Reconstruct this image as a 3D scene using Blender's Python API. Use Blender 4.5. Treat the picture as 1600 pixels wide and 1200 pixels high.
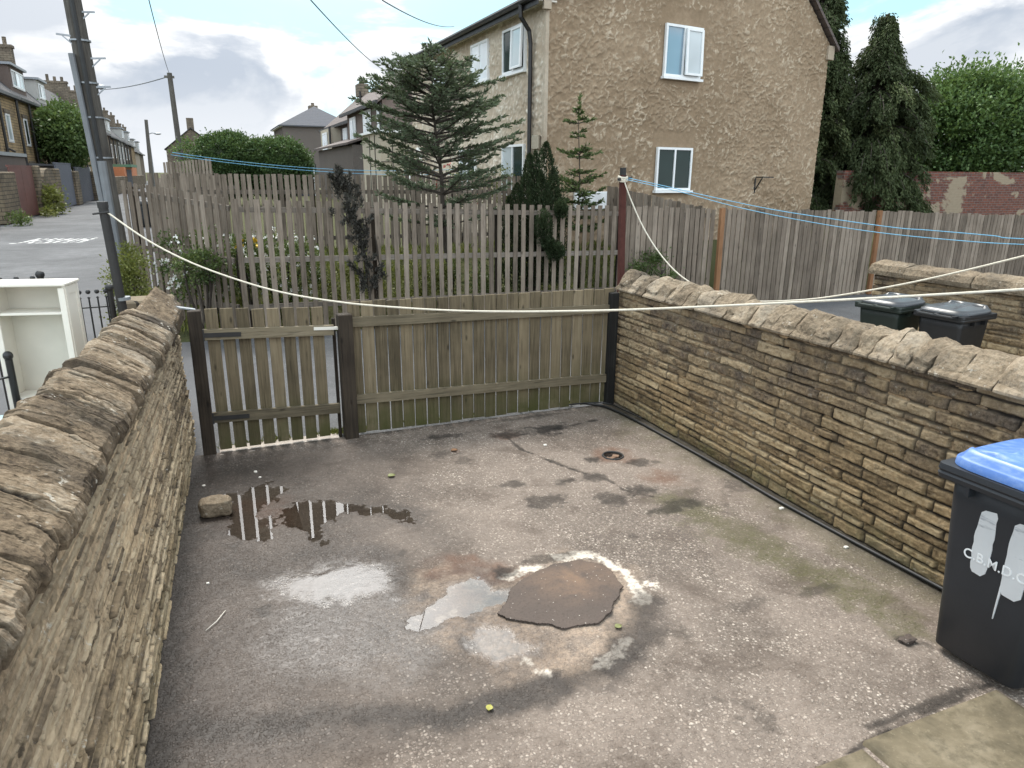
import bpy, math, random
import numpy as np
from mathutils import Vector, Matrix, Euler
R = math.radians
for o in list(bpy.data.objects): bpy.data.objects.remove(o)
SC = bpy.context.scene
COL = SC.collection
random.seed(7)
RNG = np.random.default_rng(11)

# ------------------------------------------------------------------ camera
cd = bpy.data.cameras.new('camera'); cam = bpy.data.objects.new('camera', cd); COL.objects.link(cam)
cd.sensor_fit = 'HORIZONTAL'; cd.sensor_width = 36.0; cd.lens = 36.0 * 1109 / 1600
cd.clip_start = 0.05; cd.clip_end = 4000
cam.matrix_world = (Matrix.Translation((0, 0, 2.6)) @ Matrix.Rotation(R(-22.5), 4, 'Z')
                    @ Matrix.Rotation(R(90) - math.atan(328 / 1109), 4, 'X') @ Matrix.Rotation(R(0.45), 4, 'Z'))
SC.camera = cam

# ------------------------------------------------------------------ sun, sky, exposure
SUN_EL, SUN_AZ = 58.0, -6.0           # azimuth measured from +Y towards +X
sd = bpy.data.lights.new('sun', 'SUN'); sun = bpy.data.objects.new('sun', sd); COL.objects.link(sun)
sd.energy = 1.8; sd.angle = R(22); sd.color = (1.0, 0.955, 0.88)
_d = Vector((math.sin(R(SUN_AZ)) * math.cos(R(SUN_EL)), math.cos(R(SUN_AZ)) * math.cos(R(SUN_EL)), math.sin(R(SUN_EL))))
sun.rotation_euler = _d.to_track_quat('Z', 'Y').to_euler()
SC.view_settings.view_transform = 'Standard'; SC.view_settings.look = 'None'
SC.view_settings.exposure = 1.38; SC.view_settings.gamma = 1.0; SC.view_settings.use_curve_mapping = False
SC.cycles.max_bounces = 8; SC.cycles.transparent_max_bounces = 12
SC.cycles.caustics_reflective = False; SC.cycles.caustics_refractive = False

# ------------------------------------------------------------------ node helpers
class NT:
    def __init__(s, nt): s.nt = nt
    def node(s, t, ins=None, **props):
        n = s.nt.nodes.new(t)
        for k, v in props.items(): setattr(n, k, v)
        for k, v in (ins or {}).items(): s.put(n.inputs[k], v)
        return n
    def put(s, sock, v):
        if isinstance(v, bpy.types.NodeSocket): s.nt.links.new(v, sock)
        elif v is not None:
            if isinstance(v, (tuple, list)) and len(v) == 3 and sock.type == 'RGBA': v = (*v, 1)
            sock.default_value = v
    def coord(s, kind='Object'): return s.node('ShaderNodeTexCoord').outputs[kind]
    def scale(s, vec, sc, rot=(0, 0, 0), loc=(0, 0, 0)):
        n = s.node('ShaderNodeMapping', {'Vector': vec, 'Scale': sc, 'Rotation': rot, 'Location': loc}); return n.outputs[0]
    def noise(s, vec, sc, det=4, ro=.55, dist=0, out=0):
        return s.node('ShaderNodeTexNoise', {'Vector': vec, 'Scale': sc, 'Detail': det, 'Roughness': ro, 'Distortion': dist}).outputs[out]
    def vor(s, vec, sc, feature='F1', out='Distance', rnd=1):
        return s.node('ShaderNodeTexVoronoi', {'Vector': vec, 'Scale': sc, 'Randomness': rnd}, feature=feature).outputs[out]
    def ramp(s, fac, stops, interp='LINEAR'):
        n = s.node('ShaderNodeValToRGB', {'Fac': fac}); cr = n.color_ramp; cr.interpolation = interp
        while len(cr.elements) < len(stops): cr.elements.new(.5)
        for e, (p, c) in zip(cr.elements, stops):
            e.position = p
            e.color = (c, c, c, 1) if isinstance(c, (int, float)) else (*c, 1)
        return n.outputs[0]
    def mix(s, fac, a, b, blend='MIX'):
        n = s.node('ShaderNodeMix', data_type='RGBA', blend_type=blend, clamp_factor=True)
        s.put(n.inputs[0], fac); s.put(n.inputs[6], a); s.put(n.inputs[7], b); return n.outputs[2]
    def m(s, op, a, b=None, c=None, clamp=False):
        n = s.node('ShaderNodeMath', operation=op, use_clamp=clamp)
        s.put(n.inputs[0], a)
        if b is not None: s.put(n.inputs[1], b)
        if c is not None: s.put(n.inputs[2], c)
        return n.outputs[0]
    def mr(s, v, a, b, c=0., d=1., smooth=False):
        n = s.node('ShaderNodeMapRange', {'Value': v, 'From Min': a, 'From Max': b, 'To Min': c, 'To Max': d})
        if smooth: n.interpolation_type = 'SMOOTHSTEP'
        return n.outputs[0]
    def bump(s, h, st=.5, dist=.01, nrm=None):
        return s.node('ShaderNodeBump', {'Height': h, 'Strength': st, 'Distance': dist, 'Normal': nrm}).outputs[0]
    def attr(s, name, out='Fac'): return s.node('ShaderNodeAttribute', attribute_name=name).outputs[out]
    def sep(s, vec): n = s.node('ShaderNodeSeparateXYZ', {'Vector': vec}); return n.outputs
    def comb(s, x, y, z): return s.node('ShaderNodeCombineXYZ', {'X': x, 'Y': y, 'Z': z}).outputs[0]
    def rand(s): return s.node('ShaderNodeObjectInfo').outputs['Random']

class MT(NT):
    def __init__(s, name):
        s.mat = bpy.data.materials.new(name); s.mat.use_nodes = True
        super().__init__(s.mat.node_tree); s.b = s.nt.nodes['Principled BSDF']
    def done(s, col=None, rough=None, nrm=None, metal=None, spec=None, **kw):
        for k, v in (('Base Color', col), ('Roughness', rough), ('Normal', nrm), ('Metallic', metal), ('Specular IOR Level', spec)):
            if v is not None: s.put(s.b.inputs[k], v)
        for k, v in kw.items(): s.put(s.b.inputs[k], v)
        return s.mat

# world: Nishita sky with broken cloud in it
W = bpy.data.worlds.new('World'); SC.world = W; W.use_nodes = True
w = NT(W.node_tree); bg = W.node_tree.nodes['Background']
sky = w.node('ShaderNodeTexSky', sky_type='NISHITA', sun_disc=False, sun_elevation=R(SUN_EL), sun_rotation=R(SUN_AZ), air_density=1.0, dust_density=1.2, ozone_density=1.0)
gx, gy, gz = w.sep(w.coord('Generated'))
gv = w.node('ShaderNodeVectorMath', {0: w.coord('Generated'), 1: (1.0, 1.0, 2.3)}, operation='MULTIPLY').outputs[0]
cv = w.scale(gv, (1, 1, 1), loc=(1.3, 8.8, 4.0))
c1 = w.noise(cv, 3.1, 9, .56, .35)
c2 = w.noise(w.scale(cv, (1, 1, 1), loc=(-.02, -.05, -.10)), 3.1, 6, .5, .35)
fluff = w.noise(cv, 9.0, 6, .6, .2)
dens = w.m('ADD', c1, w.m('MULTIPLY', w.m('SUBTRACT', fluff, .5), .16))
cover = w.mr(dens, .40, .47, 0, 1, True)
lit = w.mr(w.m('SUBTRACT', c1, c2), -.06, .05, 0, 1)
shade = w.m('MULTIPLY', w.mr(dens, .455, .585, 0, 1, True), w.m('SUBTRACT', 1.15, w.m('MULTIPLY', lit, .45)), clamp=True)
lowz = w.mr(gz, -.02, 0.13, 1, 0, True)
shade = w.m('MULTIPLY', shade, w.m('SUBTRACT', 1.0, w.m('MULTIPLY', lowz, .55)))
ccol = w.mix(shade, (5.0, 5.05, 5.1), (2.45, 2.75, 3.2))
blue = w.mix(.8, sky.outputs[0], (2.7, 4.9, 5.6))
cover2 = w.m('MAXIMUM', cover, w.m('MULTIPLY', lowz, .8))
# bright cloud glow added ahead, lower than the sun lamp, for puddle reflections
glow_dot = w.node('ShaderNodeVectorMath', {0: w.coord('Generated'), 1: (.12, .78, .61)}, operation='DOT_PRODUCT').outputs['Value']
glow = w.m('MULTIPLY', w.m('POWER', w.m('MAXIMUM', glow_dot, 0.0), 34.0), w.mr(c1, .30, .60, .7, 1.3))
gcol = w.node('ShaderNodeVectorMath', {0: w.comb(glow, glow, glow), 1: (30.0, 29.4, 28.4)}, operation='MULTIPLY').outputs[0]
skyc = w.node('ShaderNodeMix', data_type='RGBA', blend_type='ADD', clamp_factor=False)
# added fill: sky behind the camera brightened to light surfaces facing it
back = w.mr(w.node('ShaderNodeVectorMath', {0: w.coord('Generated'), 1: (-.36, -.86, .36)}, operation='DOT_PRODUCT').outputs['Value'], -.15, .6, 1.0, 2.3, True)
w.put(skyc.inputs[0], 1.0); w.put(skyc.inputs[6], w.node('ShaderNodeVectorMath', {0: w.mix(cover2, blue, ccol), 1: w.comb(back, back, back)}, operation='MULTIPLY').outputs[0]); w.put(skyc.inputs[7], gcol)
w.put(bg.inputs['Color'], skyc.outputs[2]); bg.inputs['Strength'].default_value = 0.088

# ------------------------------------------------------------------ numpy noise
def _hash(ix, iy, iz, seed):
    h = (ix.astype(np.int64) * 374761393 + iy.astype(np.int64) * 668265263 + iz.astype(np.int64) * 2147483647 + seed * 974711) & 0xffffffff
    h = ((h ^ (h >> 13)) * 1274126177) & 0xffffffff
    h = ((h ^ (h >> 16)) * 2246822519) & 0xffffffff
    return ((h ^ (h >> 15)) & 0xffffff) / float(0xffffff)
def vn(p, seed=0):
    p = np.asarray(p, float); i = np.floor(p); f = p - i; f = f * f * f * (f * (f * 6 - 15) + 10)
    x, y, z = i[..., 0], i[..., 1], i[..., 2]; r = 0
    for dx in (0, 1):
        for dy in (0, 1):
            for dz in (0, 1):
                wgt = (f[..., 0] if dx else 1 - f[..., 0]) * (f[..., 1] if dy else 1 - f[..., 1]) * (f[..., 2] if dz else 1 - f[..., 2])
                r = r + wgt * _hash(x + dx, y + dy, z + dz, seed)
    return r * 2 - 1
def fbm(p, o=4, seed=0, g=.5):
    p = np.asarray(p, float); a, r, t = 1.0, 0, 0
    for k in range(o):
        r = r + a * vn(p * (2 ** k) + 17.3 * k, seed + k); t += a; a *= g
    return r / t
def sst(e0, e1, x):
    t = np.clip((x - e0) / (e1 - e0), 0, 1); return t * t * (3 - 2 * t)

# ------------------------------------------------------------------ object helpers
def root_loc(p):
    v = Vector((0, 0, 0))
    while p is not None: v = v + p.location; p = p.parent
    return v
def mesh(name, verts, faces, mat=None, parent=None, attrs=None, smooth=False, local=False):
    verts = np.asarray(verts, np.float32).reshape(-1, 3)
    if parent is not None and not local:
        verts = verts - np.array(root_loc(parent), np.float32)
    me = bpy.data.meshes.new(name)
    if isinstance(faces, np.ndarray):
        n, k = faces.shape
        me.vertices.add(len(verts)); me.vertices.foreach_set('co', verts.ravel())
        me.loops.add(n * k); me.loops.foreach_set('vertex_index', faces.ravel().astype(np.int32))
        me.polygons.add(n); me.polygons.foreach_set('loop_start', np.arange(0, n * k, k, dtype=np.int32))
        me.update(calc_edges=True)
    else:
        me.from_pydata([tuple(v) for v in verts.tolist()], [], faces)
    if smooth: me.polygons.foreach_set('use_smooth', np.ones(len(me.polygons), bool))
    for k, a in (attrs or {}).items():
        at = me.attributes.new(k, 'FLOAT', 'POINT'); at.data.foreach_set('value', np.asarray(a, np.float32).ravel())
    if mat: me.materials.append(mat)
    me.validate(); me.update()
    o = bpy.data.objects.new(name, me); COL.objects.link(o)
    if parent is not None: o.parent = parent
    return o
def tag(o, label=None, cat=None, group=None, kind=None):
    for k, v in (('label', label), ('category', cat), ('group', group), ('kind', kind)):
        if v: o[k] = v
    return o
def thing(name, label, cat, loc=(0, 0, 0), rz=0, group=None):
    o = bpy.data.objects.new(name, None); COL.objects.link(o); o.location = loc; o.rotation_euler = (0, 0, rz)
    o.empty_display_size = .2
    return tag(o, label, cat, group)
def copy_tree(o, parent=None):
    c = o.copy(); COL.objects.link(c)
    if parent is not None: c.parent = parent
    for ch in list(o.children): copy_tree(ch, c)
    return c

class MB:
    """collects solids into one mesh; every solid gets its own random 'tint'"""
    def __init__(s): s.v = []; s.f = []; s.t = []
    def add(s, vs, fs, tint=None):
        b = len(s.v); s.v += [tuple(float(c) for c in v) for v in vs]; s.f += [tuple(i + b for i in f) for f in fs]
        tint = random.random() if tint is None else tint
        s.t += [tint] * len(vs); return s
    def box(s, c, d, rz=0, rx=0, ry=0, tint=None, bev=0, taper=1):
        x, y, z = d[0] / 2, d[1] / 2, d[2] / 2
        M = Euler((rx, ry, rz)).to_matrix(); C = Vector(c)
        if bev <= 0:
            vs = [C + M @ Vector((sx * x * (taper if sz > 0 else 1), sy * y * (taper if sz > 0 else 1), sz * z)) for sz in (-1, 1) for sy in (-1, 1) for sx in (-1, 1)]
            return s.add(vs, [(0, 2, 3, 1), (4, 5, 7, 6), (0, 1, 5, 4), (1, 3, 7, 5), (3, 2, 6, 7), (2, 0, 4, 6)], tint)
        bm = min(bev, x * .9, y * .9, z * .9); vs = []; key = {}
        for sx in (-1, 1):
            for sy in (-1, 1):
                for sz in (-1, 1):
                    for ax in range(3):
                        p = [sx * (x - bm), sy * (y - bm), sz * (z - bm)]; p[ax] = (sx * x, sy * y, sz * z)[ax]
                        key[(sx, sy, sz, ax)] = len(vs); vs.append(C + M @ Vector(p))
        fs = []
        for ax in range(3):
            u, w_ = [(1, 2), (2, 0), (0, 1)][ax]
            for sg in (-1, 1):
                q = []
                for a, b in ((-1, -1), (1, -1), (1, 1), (-1, 1)):
                    t = [0, 0, 0]; t[ax] = sg; t[u] = a; t[w_] = b; q.append(key[(*t, ax)])
                fs.append(tuple(q if sg > 0 else q[::-1]))
        for ax in range(3):
            u, w_ = [(1, 2), (2, 0), (0, 1)][ax]
            for a in (-1, 1):
                for b in (-1, 1):
                    q = []
                    for t_, axx in ((-1, u), (1, u), (1, w_), (-1, w_)):
                        t = [0, 0, 0]; t[ax] = t_; t[u] = a; t[w_] = b; q.append(key[(*t, axx)])
                    fs.append(tuple(q))
        for sx in (-1, 1):
            for sy in (-1, 1):
                for sz in (-1, 1): fs.append(tuple(key[(sx, sy, sz, a)] for a in range(3)))
        return s.add(vs, fs, tint)
    def beam(s, p, q, wd, ht, tint=None, up=(0, 0, 1), bev=0):
        p, q = Vector(p), Vector(q); d = (q - p); L = d.length; d.normalize(); u = Vector(up)
        if abs(d.dot(u)) > .98: u = Vector((0, 1, 0))
        r = d.cross(u).normalized(); u = r.cross(d).normalized()
        vs = [p + d * (L * a) + r * (wd / 2 * b) + u * (ht / 2 * c) for a in (0, 1) for b, c in ((-1, -1), (1, -1), (1, 1), (-1, 1))]
        return s.add(vs, [(3, 2, 1, 0), (4, 5, 6, 7), (0, 1, 5, 4), (1, 2, 6, 5), (2, 3, 7, 6), (3, 0, 4, 7)], tint)
    def tube(s, pts, r, n=8, tint=None, cap=True):
        pts = [Vector(p) for p in pts]; rs = list(r) if isinstance(r, (list, tuple, np.ndarray)) else [r] * len(pts)
        vs, fs = [], []; u = None
        for i, p in enumerate(pts):
            d = (pts[min(i + 1, len(pts) - 1)] - pts[max(i - 1, 0)]).normalized()
            if u is None:
                u = d.cross(Vector((0, 0, 1)))
                if u.length < .05: u = d.cross(Vector((1, 0, 0)))
            else: u = u - d * u.dot(d)
            u.normalize(); v = d.cross(u)
            for k in range(n):
                a = 2 * math.pi * k / n; vs.append(p + (u * math.cos(a) + v * math.sin(a)) * rs[i])
        for i in range(len(pts) - 1):
            for k in range(n): fs.append((i * n + k, i * n + (k + 1) % n, (i + 1) * n + (k + 1) % n, (i + 1) * n + k))
        if cap: fs += [tuple(range(n))[::-1], tuple((len(pts) - 1) * n + k for k in range(n))]
        return s.add(vs, fs, tint)
    def ball(s, c, r, n=10, m=7, sc=(1, 1, 1), tint=None):
        vs = [(c[0] + r * sc[0] * math.sin(math.pi * j / m) * math.cos(2 * math.pi * k / n), c[1] + r * sc[1] * math.sin(math.pi * j / m) * math.sin(2 * math.pi * k / n), c[2] + r * sc[2] * math.cos(math.pi * j / m)) for j in range(m + 1) for k in range(n)]
        fs = [(j * n + k, (j + 1) * n + k, (j + 1) * n + (k + 1) % n, j * n + (k + 1) % n) for j in range(m) for k in range(n)]
        return s.add(vs, fs, tint)
    def prism(s, poly, vec, tint=None):
        n = len(poly); P = [Vector(p) for p in poly]; V = Vector(vec)
        return s.add(P + [p + V for p in P], [tuple(range(n))[::-1], tuple(range(n, 2 * n))] + [(k, (k + 1) % n, n + (k + 1) % n, n + k) for k in range(n)], tint)
    def quad(s, a, b, c, d, tint=None): return s.add([a, b, c, d], [(0, 1, 2, 3)], tint)
    def build(s, name, mat, parent=None, local=False, smooth=False):
        return mesh(name, np.array(s.v), s.f, mat, parent, {'tint': s.t}, smooth, local)

def grid_faces(ny, nx, wrap=False):
    i = np.arange(ny - 1)[:, None] * nx; j = np.arange(nx - 1 if not wrap else nx)[None, :]; j2 = (j + 1) % nx
    return np.stack([i + j, i + j2, i + nx + j2, i + nx + j], -1).reshape(-1, 4)

# ------------------------------------------------------------------ materials
def wood(name, cols, axis=2, moss=0, rough=.85, knots=True):
    t = MT(name); c = t.coord(); r = t.attr('tint')
    sc = [26, 26, 26]; sc[axis] = 1.1
    v = t.scale(t.node('ShaderNodeVectorMath', {0: c, 1: t.comb(t.m('MULTIPLY', r, 7.3), t.m('MULTIPLY', r, 3.1), t.m('MULTIPLY', r, 11.))}, operation='ADD').outputs[0], sc)
    g = t.noise(v, 1.6, 6, .62, .5); blot = t.noise(c, 2.3, 4, .6)
    base = t.ramp(t.m('ADD', t.m('MULTIPLY', g, .55), t.m('ADD', t.m('MULTIPLY', r, .30), t.m('MULTIPLY', t.m('SUBTRACT', blot, .5), .35))),
                  [(.22, cols[0]), (.5, cols[1]), (.78, cols[2])])
    crack = t.mr(t.noise(t.scale(c, [s_ * 2.2 for s_ in sc]), 1.3, 3, .5), .60, .70, 0, .5)
    base = t.mix(crack, base, tuple(x * .3 for x in cols[0]))
    if knots:
        sk = [9, 9, 9]; sk[axis] = 3.2
        kn = t.mr(t.vor(t.scale(c, sk, loc=(.3, .1, .7)), 1.0), .05, .14, .75, 0)
        base = t.mix(kn, base, tuple(x * .35 for x in cols[0]))
    if moss:
        z = t.sep(c)[2]
        mz = t.m('MULTIPLY', t.mr(z, .02, moss, 1, 0), t.mr(t.noise(c, 3.1, 4, .6), .28, .62, .15, 1))
        base = t.mix(mz, base, (.062, .064, .02))
    return t.done(base, rough, t.bump(t.m('SUBTRACT', g, t.m('MULTIPLY', crack, .8)), .55, .004), spec=.25)
M_FENCE = wood('weathered_grey_wood', [(.090, .071, .054), (.215, .174, .136), (.355, .298, .242)])
M_FENCE_R = wood('weathered_grey_rail', [(.07, .058, .048), (.16, .135, .11), (.26, .23, .20)], axis=0)
M_BOARD = wood('treated_green_board', [(.072, .057, .035), (.190, .150, .094), (.30, .245, .165)], moss=.6)
M_BRAIL = wood('treated_green_rail', [(.085, .070, .046), (.20, .165, .11), (.31, .265, .185)], axis=0)
M_POST = wood('dark_post_wood', [(.016, .012, .009), (.055, .042, .03), (.13, .10, .07)])
M_BLACKPOST = wood('black_tarred_post', [(.006, .006, .006), (.016, .015, .014), (.05, .047, .043)])
M_ORANGE = wood('orange_brown_post', [(.16, .075, .035), (.27, .14, .07), (.36, .21, .12)])
M_POLE = wood('pole_wood', [(.05, .045, .04), (.125, .115, .10), (.20, .185, .16)], knots=False)
M_BARK = wood('bark', [(.028, .022, .017), (.075, .062, .05), (.14, .12, .10)], knots=False)

def stone_mat(name, cols, zt=1.2, soot=.75, lichen=.4, lam=0, coping=False, tw=.26, far=False, strat=False):
    """sandstone: attributes tint (per stone) and joint (1 in the joints)"""
    t = MT(name); c = t.coord(); r = t.attr('tint'); j = t.attr('joint')
    n1 = t.noise(c, 5.5, 6, .62); n2 = t.noise(c, 30, 6, .74); n3 = t.noise(c, 1.6, 4, .6, .3)
    if lam:
        ll = t.noise(t.scale(c, (9, 70, 9) if coping else (8, 5, 75)), 1.0, 5, .65, .6); n2 = t.m('ADD', t.m('MULTIPLY', n2, .4), t.m('MULTIPLY', ll, .6))
    f = t.m('ADD', t.m('MULTIPLY', r, tw), t.m('ADD', t.m('MULTIPLY', n1, .45), t.m('MULTIPLY', n2, .62 - tw * .3)))
    base = t.ramp(f, [(.36, cols[0]), (.48, cols[1]), (.63, cols[2]), (.84, cols[3])])
    if strat: base = t.mix(t.mr(t.noise(t.scale(c, (10, 3.0, 60)), 1.0, 5, .65, .3), .48, .66, 0, .25), base, (.40, .31, .20)); base = t.mix(t.mr(t.noise(t.scale(c, (10, 3.5, 48), loc=(5, 2, 1)), 1.0, 5, .65, .3), .55, .66, 0, .35), base, (.075, .061, .049))
    z = t.sep(c)[2]
    if not coping:
        sk = t.m('MULTIPLY', t.mr(t.m('ADD', z, t.m('MULTIPLY', t.m('SUBTRACT', n3, .5), 1.1)), zt * .24, zt * .80, 0, 1, True), soot)
        sooty = t.mix(t.mr(n2, .35, .65, 0, 1), (.042, .034, .030), (.125, .101, .086))
        base = t.mix(t.m('MULTIPLY', sk, t.mr(t.m('ADD', n1, t.m('MULTIPLY', r, .3)), .3, .75, 1, .35)), base, sooty)
        wm = t.m('MULTIPLY', t.mr(z, .02, .30, 1, 0), t.mr(n1, .35, .65, 0, .35 if strat else .7))
        base = t.mix(wm, base, (.060, .066, .022))
    else:
        bl = t.mr(t.m('ADD', n3, t.m('MULTIPLY', n1, .5)), .70, .95, 0, soot)
        base = t.mix(bl, base, (.05, .043, .036))
    # pale lichen blotches and black grime, both patchy
    lv = t.noise(t.scale(c, (1, 1, 1), loc=(3, 1, 2)), 27, 4, .62)
    lm = t.m('MULTIPLY', t.mr(lv, .60, .66, 0, 1), t.mr(t.noise(c, 5, 3, .5), .50, .62, 0, lichen))
    base = t.mix(lm, base, (.50, .46, .39))
    gm = t.m('MULTIPLY', t.mr(t.noise(c, 17, 5, .7, .4), .55, .66, 0, .8), t.mr(n3, .35, .6, .25, 1))
    base = t.mix(gm, base, (.030, .024, .019))
    mort = t.mix(t.mr(n3, .40, .56, 0, 1), (.022, .018, .015), (.24, .19, .13))
    mort = t.mix(t.mr(t.sep(c)[1], -.9, 1.3, .72, .12) if far else (.85 if strat else .45), mort, (.020, .016, .013))
    base = t.mix(j, base, mort)
    h = t.m('ADD', t.m('ADD', t.m('MULTIPLY', n2, .9), t.m('MULTIPLY', n1, .6)), t.m('MULTIPLY', t.vor(c, 26), .35))
    return t.done(base, .93, t.bump(h, .95, .016), spec=.18)
SAND = [(.052, .037, .024), (.165, .115, .065), (.305, .216, .118), (.46, .355, .22)]
SAND_L = [(.044, .034, .026), (.150, .115, .078), (.30, .225, .138), (.54, .43, .29)]
M_WALL_R = stone_mat('sandstone_walling', SAND, 1.25, .95, far=True)
M_WALL_L = stone_mat('weathered_sandstone', SAND_L, 1.30, .62, .8, strat=True, tw=.62)
M_COPE_R = stone_mat('coping_sandstone', [(.036, .028, .020), (.125, .096, .066), (.245, .193, .134), (.40, .335, .255)], soot=.65, lichen=.7, coping=True)
M_COPE_L = stone_mat('laminated_coping_sandstone', [(.018, .014, .011), (.088, .065, .044), (.215, .162, .108), (.42, .355, .27)], soot=.8, lichen=1.0, coping=True, tw=.22)

def plain(name, col, rough=.5, metal=0, var=.25, sc=6, bump=.1, spec=.5, dirt=None):
    t = MT(name); c = t.coord(); n = t.noise(c, sc, 5, .6); n2 = t.noise(c, sc * 9, 3, .6)
    b = t.mix(t.m('MULTIPLY', t.mr(n, .3, .7), var), col, tuple(x * .35 for x in col))
    if dirt: b = t.mix(t.mr(t.noise(c, sc * .7, 6, .7), .5, .72, 0, .8), b, dirt)
    return t.done(b, t.m('ADD', rough, t.m('MULTIPLY', t.m('SUBTRACT', n, .5), .25)), t.bump(n2, bump, .003), metal, spec)
M_UPVC = plain('white_upvc', (.78, .79, .79), .35, var=.12, bump=.02)
M_BLACKMETAL = plain('black_painted_iron', (.012, .012, .013), .4)
M_PIPE = plain('black_downpipe', (.014, .013, .013), .45)
M_GALV = plain('galvanised_steel', (.30, .32, .34), .45, .6, .3)
M_CONDUIT = plain('grey_conduit', (.17, .18, .19), .5, 0, .3)
M_RUST = plain('rusty_paint', (.075, .022, .016), .75, 0, .5, 14, .4, .3)
M_IRON = plain('dark_iron', (.03, .028, .027), .6, .2, .4, 12, .3)
M_ROPE = plain('white_rope', (.62, .57, .47), .85, var=.3, sc=40)
M_WHITECORD = plain('pale_cord', (.66, .64, .58), .8, var=.3, sc=40)
M_BLUECORD = plain('blue_cord', (.16, .42, .62), .7, var=.4, sc=30)
M_CABLE = plain('black_cable', (.010, .010, .010), .5)
M_WIRE = plain('overhead_wire', (.20, .21, .225), .6)
M_BINBLACK = plain('black_bin_plastic', (.013, .0135, .015), .42, 0, .35, 5, .12, .45)
M_BINGREEN = plain('dark_green_bin_plastic', (.012, .020, .015), .45, 0, .35, 5, .12, .45)
M_BINGREY = plain('charcoal_bin_plastic', (.022, .025, .030), .42, 0, .3, 5, .12, .45)
M_BINLID = plain('worn_grey_bin_lid', (.045, .050, .056), .30, 0, .45, 4, .15, .5)
M_RUBBER = plain('black_rubber', (.012, .012, .012), .8)
M_CREAMPAINT = plain('cream_painted_wood', (.74, .70, .62), .5, 0, .10, 5, .12, .4)
M_CREAMBACK = plain('cream_backing', (.66, .63, .55), .6, 0, .12, 5, .05, .3)
M_TERRACOTTA = plain('clay_pot', (.20, .12, .075), .85, var=.4)
def paint_worn(name, col, under, amt=.5):
    t = MT(name); c = t.coord(); n = t.noise(t.scale(c, (1, 5, 5)), 2.2, 7, .72)
    m_ = t.mr(n, .5 + (.5 - amt) * .3, .56 + (.5 - amt) * .3, 0, 1)
    return t.done(t.mix(m_, t.mix(t.noise(c, 6, 3), col, tuple(x * .75 for x in col)), under), .6, t.bump(m_, .3, .002))
M_TABLE = paint_worn('flaking_pale_blue_paint', (.42, .56, .57), (.60, .61, .57), .45)
M_BARPAINT = paint_worn('worn_white_paint', (.64, .65, .66), (.36, .37, .39), .32)
def lid_blue():
    t = MT('faded_blue_lid_plastic'); c = t.coord(); n = t.noise(t.scale(c, (7, 24, 10)), 1.6, 8, .72); x = t.sep(c)[2]
    base = t.mix(t.mr(n, .46, .68, 0, .38), (.075, .165, .42), (.30, .40, .58))
    return t.done(base, t.mr(n, .3, .7, .28, .5), t.bump(t.noise(c, 90, 3), .08, .002))
M_LIDBLUE = lid_blue()
def glass(name, col=(.02, .025, .03), rough=.04, spec=.9):
    t = MT(name); c = t.coord(); n = t.noise(c, .9, 2, .5)
    return t.done(t.mix(n, col, tuple(x * 2.2 for x in col)), rough, t.bump(n, .03, .02), spec=spec)
M_GLASS = glass('dark_window_glass', (.012, .022, .020), .05, .22)
M_GLASSB = glass('sky_tinted_glass', (.10, .15, .19), .05, 1.0)  # pale blue sky reflection painted into the base colour of this glass
M_GLASSF = glass('net_curtain_glass', (.30, .33, .34), .12, .7)
M_GLASSW = glass('white_blind_glass', (.52, .54, .56), .1, .7)

def asphalt(name, a, b, patch=None, sc=1, rough=.85):
    t = MT(name); c = t.coord(); n = t.noise(c, .35 * sc, 5, .6, .4); s_ = t.noise(c, 55, 3, .7); f = t.noise(c, 3.2, 5, .6)
    base = t.mix(t.mr(n, .38, .62), a, b)
    base = t.mix(t.m('MULTIPLY', t.mr(f, .35, .65), .35), base, tuple(x * .55 for x in a))
    base = t.mix(t.mr(s_, .56, .66, 0, .35), base, tuple(min(1, x * 2.4) for x in b))
    if patch: base = t.mix(t.mr(t.vor(t.scale(c, (.16, .08, .1)), 1.0, out='Color'), .45, .5, 0, .55), base, patch)
    return t.done(base, rough, t.bump(s_, .5, .006), spec=.3)
M_LANE = asphalt('lane_asphalt', (.066, .067, .070), (.115, .116, .12), (.085, .085, .09))
M_CONC = asphalt('pale_concrete', (.20, .19, .175), (.29, .275, .25))
M_THRESH = asphalt('pale_threshold_stone', (.30, .26, .225), (.42, .375, .33))
def road_paint():
    t = MT('worn_road_paint'); c = t.coord(); n = t.noise(c, 2.2, 6, .7); return t.done(t.mix(t.mr(n, .44, .56), (.10, .10, .105), (.62, .62, .60)), .8, spec=.2)
M_MARK = road_paint()
def turf():
    t = MT('rough_turf'); c = t.coord(); n = t.noise(c, .7, 6, .65); f = t.noise(c, 14, 4, .7)
    return t.done(t.mix(f, t.mix(n, (.028, .045, .012), (.075, .095, .03)), (.09, .075, .045)), .95, t.bump(f, .9, .05), spec=.1)
M_TURF = turf()

def slab_mat():
    t = MT('mossy_paving_slab'); c = t.coord(); n = t.noise(c, 3.2, 6, .65, .3); f = t.noise(c, 40, 4, .7); b = t.noise(c, 9, 5, .65)
    base = t.ramp(n, [(.3, (.060, .050, .032)), (.5, (.130, .106, .068)), (.72, (.21, .175, .122))])
    base = t.mix(t.mr(b, .5, .68, 0, .65), base, (.045, .038, .022))
    base = t.mix(t.mr(f, .6, .7, 0, .3), base, (.3, .26, .18))
    return t.done(base, .8, t.bump(t.m('ADD', f, b), .4, .006), spec=.3)
M_SLAB = slab_mat()

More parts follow.
